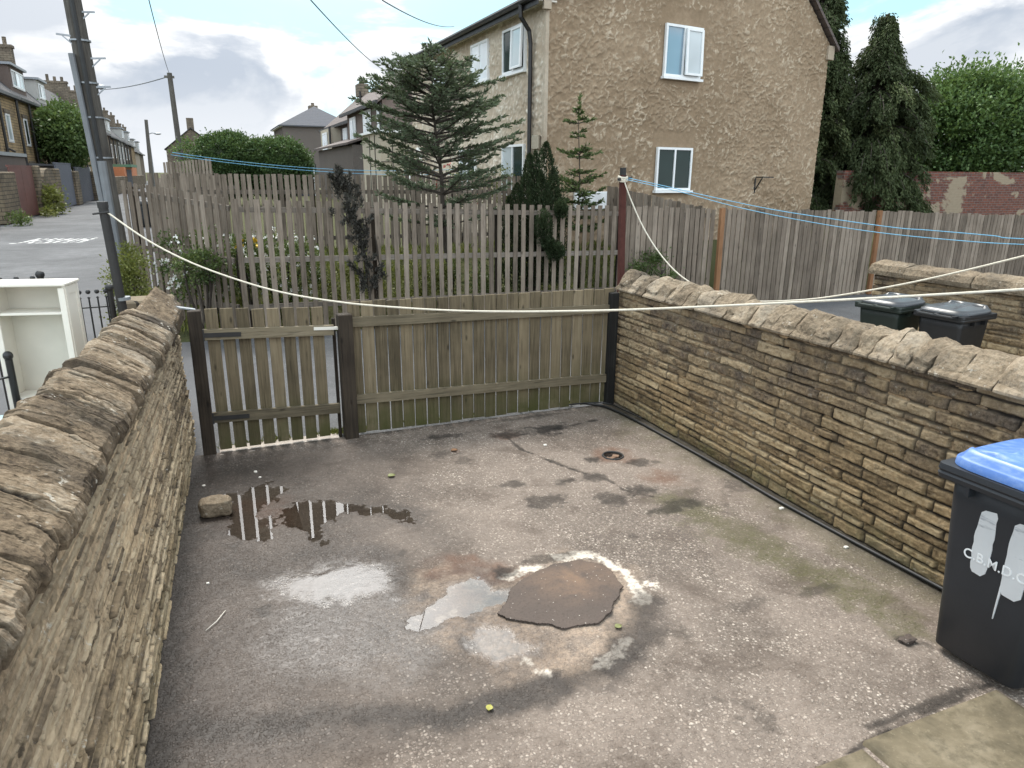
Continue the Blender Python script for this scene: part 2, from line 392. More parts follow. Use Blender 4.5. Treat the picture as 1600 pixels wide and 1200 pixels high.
def yard_mat():
    t = MT('worn_concrete_and_asphalt'); c = t.coord()
    wet, dk, cr, ms, ru, fl, sa = (t.attr(k) for k in ('wet', 'dark', 'crust', 'moss', 'rust', 'film', 'sand'))
    big = t.noise(c, .9, 5, .6, .3); mid = t.noise(c, 5.5, 6, .66); fin = t.noise(c, 30, 5, .7)
    wv = t.node('ShaderNodeVectorMath', {0: c, 1: t.node('ShaderNodeVectorMath', {0: t.noise(c, 60, 2, .5, out=1), 3: .020}, operation='SCALE').outputs[0]}, operation='ADD').outputs[0]
    vd = t.vor(wv, 50); vc = t.sep(t.vor(wv, 50, out='Color')); vd2 = t.vor(wv, 105); vc2 = t.sep(t.vor(wv, 105, out='Color'))
    peb = t.m('MULTIPLY', t.mr(vd, .36, .50, 1, 0), t.mr(vc[0], .18, .34, 0, 1))
    peb2 = t.m('MULTIPLY', t.mr(vd2, .36, .50, 1, 0), t.mr(vc2[0], .25, .4, 0, .9))
    cement = t.mix(t.mr(fin, .3, .7), (.072, .058, .047), (.175, .144, .120))
    pc = t.ramp(vc[1], [(0, (.085, .066, .053)), (.35, (.20, .16, .13)), (.72, (.37, .31, .26)), (1, (.62, .54, .46))]); pc2 = t.ramp(vc2[1], [(0, (.07, .055, .045)), (.5, (.22, .18, .148)), (1, (.50, .43, .365))])
    cement = t.mix(t.m('MULTIPLY', wet, .85), cement, t.mix(1.0, cement, (.27, .25, .24), 'MULTIPLY'))
    pc = t.mix(t.m('MULTIPLY', wet, .8), pc, t.mix(1.0, pc, (.37, .37, .38), 'MULTIPLY')); pc2 = t.mix(t.m('MULTIPLY', wet, .85), pc2, t.mix(1.0, pc2, (.28, .27, .27), 'MULTIPLY'))
    pz = t.mr(t.noise(c, 3.3, 4, .6), .36, .56, .50, 1); peb = t.m('MULTIPLY', peb, pz); peb2 = t.m('MULTIPLY', peb2, t.mr(pz, .3, 1, .55, 1))
    base = t.mix(t.m('MULTIPLY', peb2, .85), cement, pc2); base = t.mix(t.m('MULTIPLY', peb, .92), base, pc)
    base = t.mix(t.mr(mid, .40, .72, 0, .55), base, (.105, .085, .072))
    base = t.mix(t.mr(big, .35, .62, 0, .42), base, t.mix(fin, (.20, .155, .125), (.42, .35, .295))); base = t.mix(t.mr(t.noise(c, 2.1, 5, .65, .5), .50, .68, 0, .62), base, (.075, .056, .044))
    base = t.mix(t.m('MULTIPLY', ru, t.mr(mid, .3, .6, .3, 1)), base, (.13, .062, .036))
    base = t.mix(t.m('MULTIPLY', ms, t.mr(fin, .3, .6, .3, 1)), base, (.072, .070, .026))
    base = t.mix(t.m('MULTIPLY', sa, t.mr(fin, .32, .6, .15, 1)), base, t.mix(mid, (.24, .17, .12), (.47, .37, .28)))
    crn = t.m('MULTIPLY', cr, t.mr(fin, .33, .55, .25, 1))
    base = t.mix(crn, base, t.mix(fin, (.50, .42, .33), (.76, .71, .63)))
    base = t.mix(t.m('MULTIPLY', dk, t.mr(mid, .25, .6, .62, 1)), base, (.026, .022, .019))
    base = t.mix(t.m('MULTIPLY', wet, .8), base, t.mix(1.0, base, (.35, .335, .335), 'MULTIPLY'))
    h = t.m('ADD', t.m('ADD', t.m('MULTIPLY', peb, .8), t.m('MULTIPLY', peb2, .35)), t.m('MULTIPLY', fin, .6))
    rg = t.m('SUBTRACT', .82, t.m('MULTIPLY', wet, t.mr(mid, .3, .7, .40, .30)))
    return t.done(base, t.mix(fl, rg, t.mr(mid, .3, .7, .06, .2)), t.bump(h, t.m('MULTIPLY', t.mr(wet, 0, 1, .8, .65), t.mr(fl, 0, 1, 1, .035)), .009), spec=t.mr(fl, 0, 1, t.mr(wet, 0, 1, .2, .28), .75))
M_YARD = yard_mat()
def water():
    t = MT('puddle_water'); nt = t.nt; nt.nodes.remove(t.b); out = nt.nodes['Material Output']
    c = t.coord(); nb = t.bump(t.noise(c, 3, 2, .5), .02, .01)
    tr = t.node('ShaderNodeBsdfTransparent', {'Color': (.80, .77, .73)}); gl = t.node('ShaderNodeBsdfGlossy', {'Color': (1, 1, 1), 'Roughness': .015, 'Normal': nb})
    fr = t.node('ShaderNodeFresnel', {'IOR': 1.55, 'Normal': nb})
    mx = t.node('ShaderNodeMixShader', {0: fr.outputs[0], 1: tr.outputs[0], 2: gl.outputs[0]})
    nt.links.new(mx.outputs[0], out.inputs[0]); return t.mat
M_WATER = water()
def plate_mat():
    t = MT('rusting_sheet'); c = t.coord(); n = t.noise(c, 4.2, 6, .65, .4); f = t.noise(c, 60, 4, .7); v = t.vor(c, 42)
    rr = t.attr('rust')
    base = t.mix(t.m('MULTIPLY', rr, t.mr(n, .36, .58, .1, 1)), t.mix(n, (.055, .044, .038), (.125, .098, .083)), t.mix(f, (.125, .082, .058), (.215, .150, .108)))
    base = t.mix(t.mr(f, .52, .68, 0, .4), base, (.03, .025, .022))
    base = t.mix(t.m('MULTIPLY', t.mr(v, .10, .16, 1, 0), t.mr(t.sep(t.vor(c, 42, out='Color'))[0], .72, .76)), base, (.5, .46, .41))
    return t.done(base, t.mr(n, .3, .7, .65, .9), t.bump(f, .8, .006), spec=.15)
M_PLATE = plate_mat()

def render_mat(name, dark, mid, light, ridge_amt, sc=1):
    """swirled roughcast: attr ridge 0..1 from the relief"""
    t = MT(name); c = t.coord(); r = t.attr('ridge'); n = t.noise(c, .55, 5, .6, .4); f = t.noise(c, 11, 5, .65); g = t.noise(c, 60, 3, .7); n2 = t.noise(c, 1.6, 5, .62, .5)
    base = t.mix(t.mr(n, .35, .65), dark, mid); base = t.mix(t.mr(f, .35, .7, 0, .5), base, tuple(x * .72 for x in dark))
    worn = t.m('MULTIPLY', t.mr(t.m('ADD', r, t.m('MULTIPLY', t.m('SUBTRACT', f, .5), .7)), .34, .66), t.mr(n2, .44, .60, .26, 1))  # worn patches, plus pale highlights painted along the relief ridges
    base = t.mix(t.m('MULTIPLY', worn, ridge_amt), base, light)
    return t.done(base, .95, t.bump(t.m('ADD', t.m('MULTIPLY', f, .7), t.m('MULTIPLY', g, .3)), .5, .02), spec=.1)
M_GABLE = render_mat('brown_swirled_render', (.245, .178, .116), (.335, .250, .170), (.54, .45, .34), .75)
M_FACADE = render_mat('cream_swirled_render', (.42, .34, .255), (.58, .50, .40), (.76, .70, .60), .8)
M_FACADEB = render_mat('corner_render', (.38, .31, .235), (.52, .45, .36), (.70, .63, .54), .5)
def rough_render(name, a, b, sc=3):
    t = MT(name); c = t.coord(); n = t.noise(c, .5, 5, .6); g = t.noise(c, 22, 4, .75)
    return t.done(t.mix(g, t.mix(n, a, b), tuple(x * .6 for x in a)), .95, t.bump(g, .6, .03), spec=.1)
M_ROUGHBROWN = rough_render('brown_pebbledash', (.175, .135, .118), (.235, .188, .165))
M_ROUGHGREY = rough_render('grey_brown_pebbledash', (.155, .132, .118), (.215, .185, .168))
M_CREAMR = rough_render('cream_render', (.46, .40, .31), (.58, .52, .42))
def tiles(name, a, b, sc=(3.2, 3.2, 3.2), moss=(.10, .10, .05)):
    t = MT(name); c = t.coord(); z = t.sep(c)
    row = t.m('FRACT', t.m('MULTIPLY', z[2], 5.2)); n = t.noise(c, 2.5, 5, .65); s_ = t.noise(t.scale(c, (6, 6, 26)), 1, 2, .5)
    base = t.mix(s_, a, b); base = t.mix(t.mr(n, .55, .75, 0, .4), base, moss); base = t.mix(t.mr(row, 0, .16, .75, 0), base, (.012, .012, .013))
    return t.done(base, .75, t.bump(row, .6, .03), spec=.3)
M_SLATE = tiles('dark_slate', (.040, .040, .045), (.085, .083, .088))
M_TILE = tiles('brown_concrete_tile', (.085, .066, .06), (.15, .12, .11))
M_TILEGREY = tiles('grey_concrete_tile', (.075, .078, .09), (.13, .13, .145))
def stone_far(name, a, b, dark):
    t = MT(name); c = t.coord(); z = t.sep(c)
    br = t.node('ShaderNodeTexBrick', {'Vector': t.comb(t.m('ADD', z[0], z[1]), z[2], 0.), 'Scale': 1.0, 'Mortar Size': .016, 'Brick Width': .55, 'Row Height': .20, 'Color1': (*a, 1), 'Color2': (*b, 1), 'Mortar': (*dark, 1)})
    n = t.noise(c, .7, 6, .65); base = t.mix(t.mr(n, .45, .7, 0, .7), br.outputs[0], dark)
    return t.done(base, .9, t.bump(t.noise(c, 8, 3), .4, .03), spec=.15)
M_TSTONE = stone_far('honey_terrace_stone', (.44, .32, .18), (.33, .24, .14), (.08, .066, .05))
M_TSTONE2 = stone_far('sooty_terrace_stone', (.22, .18, .135), (.16, .13, .10), (.05, .043, .037))
M_TWHITE = rough_render('whitewashed_render', (.52, .51, .48), (.66, .65, .62))
M_TPINK = rough_render('pale_buff_render', (.42, .36, .29), (.52, .46, .39))
M_FARSTONE = stone_far('yard_wall_stone', (.20, .16, .11), (.135, .11, .08), (.04, .034, .028))
def brickwall_mat():
    t = MT('old_red_brick'); c = t.coord(); z = t.sep(c)
    br = t.node('ShaderNodeTexBrick', {'Vector': t.comb(z[0], z[2], 0.), 'Scale': 1.0, 'Mortar Size': .012, 'Brick Width': .26, 'Row Height': .088, 'Color1': (.20, .075, .052, 1), 'Color2': (.125, .055, .045, 1), 'Mortar': (.16, .13, .115, 1)})
    n = t.noise(c, .55, 6, .6, .5); f = t.noise(c, 9, 4, .7)
    base = t.mix(t.mr(f, .45, .7, 0, .6), br.outputs[0], (.06, .04, .035))
    zb_ = t.m('SUBTRACT', n, t.m('MULTIPLY', t.m('ABSOLUTE', t.m('SUBTRACT', z[2], 2.0)), .16))
    return t.done(t.mix(t.mr(zb_, .46, .49), base, t.mix(f, (.24, .19, .13), (.33, .27, .20))), .92, t.bump(br.outputs['Fac'], .5, .02), spec=.15)
M_BRICK = brickwall_mat()
def corrug(name, col):
    t = MT(name); c = t.coord(); z = t.sep(c); n = t.noise(c, 1.5, 5, .6)
    wv = t.m('SINE', t.m('MULTIPLY', z[1], 26))
    return t.done(t.mix(t.mr(n, .4, .7, 0, .5), col, tuple(x * .5 for x in col)), .6, t.bump(wv, .8, .04))
M_RUSTGATE = corrug('rust_red_gate_paint', (.135, .048, .038)); M_BLUEGATE = corrug('blue_grey_gate_paint', (.085, .095, .125)); M_DARKGATE = corrug('dark_slate_gate_paint', (.045, .05, .068))
M_ORANGEP = plain('orange_render', (.52, .19, .085), .8); M_AWNING = plain('green_awning', (.09, .20, .13), .7)

def leaf_mat(name, a, b, c3=None, trans=.25, rough=.55, spec=.35):
    t = MT(name); r = t.attr('tint'); c = t.coord(); n = t.noise(c, 1.7, 3, .6)
    f = t.m('ADD', t.m('MULTIPLY', r, .7), t.m('MULTIPLY', n, .35))
    st = [(.15, a), (.75, b)] + ([(.97, c3)] if c3 else [])
    col = t.ramp(f, st)
    t.done(col, rough, spec=spec)
    nt = t.nt; tl = t.node('ShaderNodeBsdfTranslucent', {'Color': t.mix(.5, col, (.10, .13, .03))})
    mx = t.node('ShaderNodeMixShader', {0: trans, 1: t.b.outputs[0], 2: tl.outputs[0]})
    nt.links.new(mx.outputs[0], nt.nodes['Material Output'].inputs[0]); return t.mat
L_HEDGE = leaf_mat('privet_leaves', (0.027, 0.051, 0.020), (0.085, 0.145, 0.044), (0.196, 0.255, 0.068))
L_FIR = leaf_mat('blue_green_needles', (.058, .078, .048), (.125, .158, .095), (.20, .23, .14), .15, spec=.12)
L_FIRY = leaf_mat('fresh_green_needles', (0.043, 0.066, 0.024), (0.102, 0.144, 0.050), None, .15, spec=.12)
L_YEW = leaf_mat('dark_yew_needles', (0.015, 0.024, 0.012), (0.045, 0.063, 0.030), (0.083, 0.102, 0.045), .1, spec=.12)
L_DEAD = leaf_mat('browned_conifer_sprays', (0.027, 0.024, 0.022), (0.071, 0.068, 0.058), None, .05, spec=.12)
L_CYP = leaf_mat('cypress_sprays', (.024, .032, .014), (.074, .094, .042), (.15, .17, .075), .15, spec=.10)
L_DECID = leaf_mat('broad_leaves', (0.037, 0.071, 0.024), (0.111, 0.187, 0.051), (0.221, 0.306, 0.093), .3)
L_TERR = leaf_mat('shrubby_tree_leaves', (0.048, 0.083, 0.029), (0.120, 0.184, 0.056), (0.176, 0.240, 0.080), .3)
L_BUSH = leaf_mat('garden_leaves', (0.034, 0.057, 0.016), (0.101, 0.142, 0.041), (0.189, 0.216, 0.061), .3)
L_WEED = leaf_mat('yellow_green_weeds', (0.081, 0.098, 0.023), (0.184, 0.196, 0.046), (0.276, 0.253, 0.081), .3)
L_WHITE = plain('white_petals', (.78, .77, .72), .6, var=.05); L_YELLOW = plain('yellow_petals', (.75, .52, .04), .6, var=.05); L_RED = plain('dull_red_petals', (.30, .05, .04), .6, var=.1)

# ================================================================== SETTING
def struct(o): o['kind'] = 'structure'; return o
def sheet(name, poly, z, mat):
    return struct(mesh(name, [(x, y, z) for x, y in poly], [tuple(range(len(poly)))], mat))
sheet('ground', [(-900, -60), (900, -60), (900, 1800), (-900, 1800)], -.09, M_TURF)
sheet('lane', [(-10.2, -8), (40, -8), (40, 12.35), (-1.3, 12.35), (-1.55, 14.2), (-1.2, 24), (-2.2, 60), (-6, 140), (-12, 300), (-18, 300), (-13.1, 130), (-10.0, 50), (-9.9, 30)], -.045, M_LANE)
sheet('neighbour_yard', [(4.55, .2), (9.9, .2), (9.9, 8.6), (4.55, 7.1)], -.035, M_CONC)
sheet('side_yard', [(-6, .2), (-.95, .2), (-.95, 8.3), (-6, 8.3)], -.035, M_CONC)
# road marking at the bend of the lane: a worn white block of strokes
mk = MB()
def mark(px):  # small helper in the marking's own plane, u across, v along
    o = Vector((-6.9, 32.3, -.041)); u = Vector((2.15, -.25, 0)); v = Vector((.35, 2.0, 0))
    mk.quad(*[o + u * a + v * b for a, b in px])
for k, (a0, a1) in enumerate([(0, .20), (.27, .46), (.53, .74), (.80, 1.0)]):
    mark([(a0, .0), (a0 + .055, .0), (a0 + .06, 1), (a0 + .005, 1)]); mark([(a1 - .055, .0), (a1, .0), (a1, .96), (a1 - .055, .96)])
    mark([(a0 + .06, .42), (a1 - .056, .42), (a1 - .056, .58), (a0 + .06, .58)])
mark([(-.1, -.12), (1.05, -.12), (1.05, -.04), (-.1, -.04)])
struct(mk.build('road_marking', M_MARK))
# garden terrace rising behind the picket fence
gx_ = np.linspace(-1.2, 24, 120); gy_ = np.concatenate([np.linspace(12.42, 16, 30), np.linspace(16.4, 60, 40)])
GX, GY = np.meshgrid(gx_, gy_); ramp = sst(12.5, 15.4, GY) * .95
GXX = np.where(GX < 0, GX + 0 * GY, GX); GZ = -.08 + ramp * sst(-1.3, .4, GX + .02 * (GY - 14)) + .05 * fbm(np.stack([GX * .8, GY * .8, GX * 0], -1), 3, 5) + .06 * (GY > 12.5)
struct(mesh('garden_soil', np.stack([GXX, GY, GZ], -1).reshape(-1, 3), grid_faces(len(gy_), len(gx_)), M_TURF, smooth=True))

# ---- the yard itself: a relief sheet with puddle hollows
def sdist(P, poly):
    poly = np.array(poly, float); x, y = P[:, 0], P[:, 1]; d = np.full(len(P), 1e9); ins = np.zeros(len(P), bool); n = len(poly)
    for i in range(n):
        a, b = poly[i], poly[(i + 1) % n]; e = b - a; t = np.clip(((x - a[0]) * e[0] + (y - a[1]) * e[1]) / (e @ e), 0, 1)
        d = np.minimum(d, np.hypot(x - a[0] - e[0] * t, y - a[1] - e[1] * t))
        c = ((a[1] <= y) & (b[1] > y)) | ((b[1] <= y) & (a[1] > y))
        with np.errstate(divide='ignore', invalid='ignore'):
            xi = a[0] + (y - a[1]) / (b[1] - a[1] if b[1] != a[1] else 1e-9) * e[0]
        ins ^= c & (x < xi)
    return np.where(ins, -d, d)
def ldist(P, line):
    line = np.array(line, float); x, y = P[:, 0], P[:, 1]; d = np.full(len(P), 1e9)
    for a, b in zip(line[:-1], line[1:]):
        e = b - a; t = np.clip(((x - a[0]) * e[0] + (y - a[1]) * e[1]) / (e @ e), 0, 1); d = np.minimum(d, np.hypot(x - a[0] - e[0] * t, y - a[1] - e[1] * t))
    return d
PLATE = [(1.37, 3.52), (1.46, 3.6), (1.52, 3.7), (1.62, 3.8), (1.82, 3.88), (1.94, 3.91), (2.13, 3.89), (2.25, 3.79), (2.27, 3.67), (2.24, 3.49), (2.17, 3.4), (2.09, 3.35), (2.04, 3.27), (1.95, 3.22), (1.9, 3.2), (1.78, 3.22), (1.68, 3.24), (1.59, 3.32), (1.48, 3.39), (1.4, 3.46)]
CRUST = [(1.53, 3.89), (1.78, 3.92), (2.09, 4.06), (2.16, 3.9), (2.33, 3.75), (2.43, 3.66), (2.29, 3.35), (2.12, 3.13), (2.05, 3.09), (1.91, 2.98), (1.66, 2.8), (1.41, 2.84), (1.33, 3.04), (1.23, 2.94), (1.15, 3.11), (1.01, 3.37), (0.9, 3.68), (1.04, 4.13), (1.26, 4.18)]
PUD = {'A': [(0.1, 4.42), (0.35, 4.45), (0.64, 4.47), (0.85, 4.34), (0.89, 4.15), (0.81, 3.94), (0.62, 4.02), (0.38, 4.04), (0.17, 4.24)],
       'B': [(0.85, 3.63), (1.1, 3.79), (1.19, 3.95), (1.37, 3.96), (1.4, 3.86), (1.42, 3.78), (1.55, 3.72), (1.53, 3.66), (1.39, 3.64), (1.28, 3.64), (1.08, 3.61), (0.94, 3.6)],
       'C': [(1.17, 3.38), (1.27, 3.45), (1.38, 3.39), (1.4, 3.25), (1.48, 3.16), (1.3, 3.11), (1.19, 3.12), (1.14, 3.23)],
       'D': [(-0.09, 5.91), (0.03, 5.92), (0.22, 6.06), (0.3, 5.89), (0.22, 5.72), (0.12, 5.63), (0.08, 5.46), (0.17, 5.31), (0.15, 5.07), (-0.05, 5.13), (-0.09, 5.36)],
       'E': [(0.32, 5.49), (0.39, 5.59), (0.68, 5.46), (0.94, 5.31), (1.21, 5.02), (1.19, 4.94), (0.91, 5.2), (0.7, 5.28), (0.55, 5.11), (0.52, 4.85), (0.43, 4.89), (0.43, 5.1), (0.32, 5.2)],
       'F': [(0.24, 4.52), (0.32, 4.52), (0.67, 4.64), (0.82, 4.63), (0.9, 4.46), (0.7, 4.49), (0.43, 4.43), (0.25, 4.47)]}
yx = np.arange(-.75, 4.32, .0115); yy = np.arange(1.0, 6.97, .0115)
YX, YY = np.meshgrid(yx, yy); P2 = np.stack([YX.ravel(), YY.ravel()], -1); P3 = np.stack([P2[:, 0], P2[:, 1], np.zeros(len(P2))], -1)
nA = fbm(P3 * 2.2, 5, 3); nB = fbm(P3 * 9, 5, 9); nC = fbm(P3 * 34, 3, 21); nD = fbm(P3 * .8, 3, 31)
h = .0022 * nA + .0018 * nB + .0020 * nC
h0 = h.copy(); pm = np.zeros(len(P2)); wet = np.zeros(len(P2))
for k, pl in PUD.items():
    s_ = sdist(P2, pl) + (.085 * nB + .045 * nC if k in 'DE' else .045 * nB + .02 * nC)
    depth, lo = {'A': (.0030, .08), 'B': (.0085, .06), 'C': (.0075, .06), 'D': (.0075, .05), 'E': (.0075, .05), 'F': (.0045, .05)}[k]
    depth *= .3 if k in 'AC' else 1; mk_ = sst(lo, -lo * .6, s_); h -= depth * mk_; pm = np.maximum(pm, mk_); wet = np.maximum(wet, sst(.32, -.02, s_))
h -= .80 * pm * .0020 * nC + .5 * pm * .0018 * nB
dband = ldist(P2, [(-0.48, 3.22), (0.24, 3.06), (0.84, 2.82), (1.36, 2.81), (1.8, 2.85), (2.09, 3.04), (2.3, 3.3)]) + .07 * nB
wet = np.maximum(wet, .95 * sst(1.95, .35, P2[:, 0] + .45 * nA + .18 * nB + .25 * (4.6 - P2[:, 1]) * (P2[:, 1] < 4.6)) * sst(2.55, 3.0, P2[:, 1] + .3 * nA + .22 * P2[:, 0]) * sst(7.0, 6.2, P2[:, 1] + .2 * nA - .25 * (1 - P2[:, 0])))
wet = np.clip(np.maximum(wet, .8 * sst(.2, .02, dband)), 0, 1)
cs = sdist(P2, CRUST) + .09 * nB + .05 * nC; pls = sdist(P2, PLATE)
sand = sst(.14, -.08, cs) * sst(-.55, .25, nB + .5 * nA); crust = np.zeros(len(P2))
for ln, wd in [([(2.17, 3.99), (2.30, 3.86), (2.365, 3.66), (2.33, 3.48), (2.28, 3.32)], .060), ([(2.0, 4.06), (2.08, 3.98), (2.2, 3.94)], .040), ([(1.60, 3.90), (1.75, 3.965), (1.84, 3.93)], .042), ([(1.64, 2.86), (1.85, 2.92), (2.0, 3.02)], .030), ([(1.36, 3.06), (1.42, 2.95)], .035), ([(2.42, 3.5), (2.47, 3.42)], .04), ([(1.02, 3.62), (1.15, 3.66)], .03)]:
    e = ldist(P2, ln) + .055 * nB + .045 * nC; crust = np.maximum(crust, sst(wd, wd * .45, e))
film = .95 * sst(.10, -.10, sdist(P2, PUD['A']) + .10 * nB + .05 * nC); film = np.maximum(film, .9 * sst(.06, -.04, sdist(P2, PUD['C']) + .07 * nB + .03 * nC)); film = np.maximum(film, .8 * sst(.07, -.04, sdist(P2, PUD['B']) + .06 * nB))
film = np.maximum(film, .36 * sst(.25, -.15, sdist(P2, [(.1, 4.1), (.75, 4.05), (1.0, 3.5), (.75, 3.25), (.2, 3.5)]) + .16 * nB + .12 * nA))
crust = np.clip(crust, 0, 1)
dark = np.zeros(len(P2)); rust = np.zeros(len(P2))
for x, y, rx_, ry_, a in [(3.09, 6.42, .24, .16, 1.0), (2.56, 6.42, .15, .12, .9), (1.83, 6.18, .16, .12, .55), (2.66, 5.15, .10, .08, .8), (2.94, 5.14, .14, .10, .8), (2.3, 4.84, .17, .13, .8), (3.2, 4.72, .22, .12, .9), (3.3, 4.38, .26, .12, .85), (3.5, 5.27, .14, .09, .8), (3.11, 5.5, .09, .08, .9), (2.16, 5.26, .12, .07, .7), (2.87, 4.68, .15, .11, .75), (2.0, 6.6, .3, .07, .8), (3.0, 6.85, .5, .06, .7), (2.1, 3.0, .22, .16, .55), (3.5, 2.39, .06, .05, .9), (1.62, 3.97, .10, .08, .9), (1.95, 4.02, .25, .06, .7), (3.43, 3.0, .14, .05, .5), (2.9, 3.05, .16, .06, .4), (3.05, 1.98, .4, .03, .8), (3.45, 1.98, .12, .05, .9), (-.1, 5.35, .25, .3, .5)]:
    e = np.hypot((P2[:, 0] - x) / rx_, (P2[:, 1] - y) / ry_) + .8 * nB + .4 * nC; dark = np.maximum(dark, a * sst(1.25, .45, e))
for ln, wd in [([(2.58, 6.5), (2.58, 6.22), (2.60, 5.94), (2.73, 5.62), (2.85, 5.33), (3.02, 5.04), (3.04, 4.81), (3.2, 4.6)], .028), ([(2.62, 6.35), (3.3, 6.42), (3.7, 6.5)], .02), ([(2.35, 1.885), (2.6, 1.905), (2.99, 1.945), (3.6, 1.97)], .022)]:
    e = ldist(P2, ln) + .03 * nB + .012 * nC; dark = np.maximum(dark, .9 * sst(wd, wd * .2, e)); h -= .004 * sst(wd, 0, e)
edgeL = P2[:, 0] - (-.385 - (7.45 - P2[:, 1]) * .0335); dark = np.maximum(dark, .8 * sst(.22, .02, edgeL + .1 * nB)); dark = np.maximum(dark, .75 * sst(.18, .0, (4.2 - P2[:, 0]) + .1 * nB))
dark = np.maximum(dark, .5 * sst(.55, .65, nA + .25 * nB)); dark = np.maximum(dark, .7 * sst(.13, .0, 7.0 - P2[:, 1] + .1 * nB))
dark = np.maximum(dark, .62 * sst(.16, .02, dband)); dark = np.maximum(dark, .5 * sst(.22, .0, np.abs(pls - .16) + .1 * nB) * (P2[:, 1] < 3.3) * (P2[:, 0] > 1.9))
for x, y, r_ in [(2.56, 6.4, .14), (1.96, 6.18, .05), (3.35, 5.52, .22), (3.5, 4.9, .2), (1.6, 3.95, .16), (.1, 5.5, .3), (1.3, 4.1, .25)]:
    rust = np.maximum(rust, .65 * sst(1.3, .4, np.hypot(P2[:, 0] - x, P2[:, 1] - y) / r_ + .6 * nB))
moss = np.maximum(.75 * sst(.30, .02, ldist(P2, [(3.3, 4.5), (3.46, 3.64), (3.58, 3.04), (3.67, 2.61)]) + .22 * nB), .5 * sst(.5, .1, (4.2 - P2[:, 0]) + .3 * nA + .2 * nB))
hole = np.hypot(P2[:, 0] - 3.345, P2[:, 1] - 5.515); h -= .05 * sst(.105, .09, hole); dark = np.maximum(dark, sst(.105, .09, hole)); h -= .012 * sst(.02, -.1, pls) * 0
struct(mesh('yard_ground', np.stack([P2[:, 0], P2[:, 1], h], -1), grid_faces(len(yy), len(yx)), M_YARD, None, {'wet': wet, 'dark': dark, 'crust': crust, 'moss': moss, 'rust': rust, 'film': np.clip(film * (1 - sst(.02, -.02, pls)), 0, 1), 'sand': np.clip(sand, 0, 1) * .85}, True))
for k, pl in PUD.items():
    pl = np.array(pl); a, b = pl.min(0) - .10, pl.max(0) + .10
    if k in 'FAC': continue
    if k == 'A': b[1] = 4.72
    z = {'A': -.0017, 'B': -.0032, 'C': -.0032, 'D': -.0026, 'E': -.0026}[k] 
    sheet('puddle', [(a[0], a[1]), (b[0], a[1]), (b[0], b[1]), (a[0], b[1])], z, M_WATER)

# paved step in the corner by the house door: a mossy flag and its neighbour
def slab(x0, x1, y0, y1, z1, seed, lab):
    nx_, ny_ = int((x1 - x0) / .02), int((y1 - y0) / .02); X, Y = np.meshgrid(np.linspace(x0, x1, nx_), np.linspace(y0, y1, ny_))
    ed = np.minimum(np.minimum(X - x0, x1 - X), np.minimum(Y - y0, y1 - Y)); p = np.stack([X * 7, Y * 7, X * 0 + seed], -1)
    Z = z1 - .012 * sst(.022, 0, ed + .006 * fbm(p * 2, 3, seed)) + .002 * fbm(p, 4, seed) - .06 * (ed < 1e-6)
    o = mesh('paving_slab', np.stack([X, Y, Z], -1).reshape(-1, 3), grid_faces(ny_, nx_), M_SLAB, smooth=True)
    return tag(o, lab, 'paving slab', 'paving slabs by the bin')
slab(2.605, 3.58, 1.2, 1.93, .022, 3, 'mossy ochre paving slab in front of the blue-lidded bin')
slab(1.9, 2.595, 1.2, 1.895, .020, 5, 'narrow corner of mossy paving slab cut off by the bottom edge, left of the larger slab')
slab(3.59, 4.19, 1.2, 1.76, .018, 8, 'pale paving slab under the corner of the blue-lidded bin')

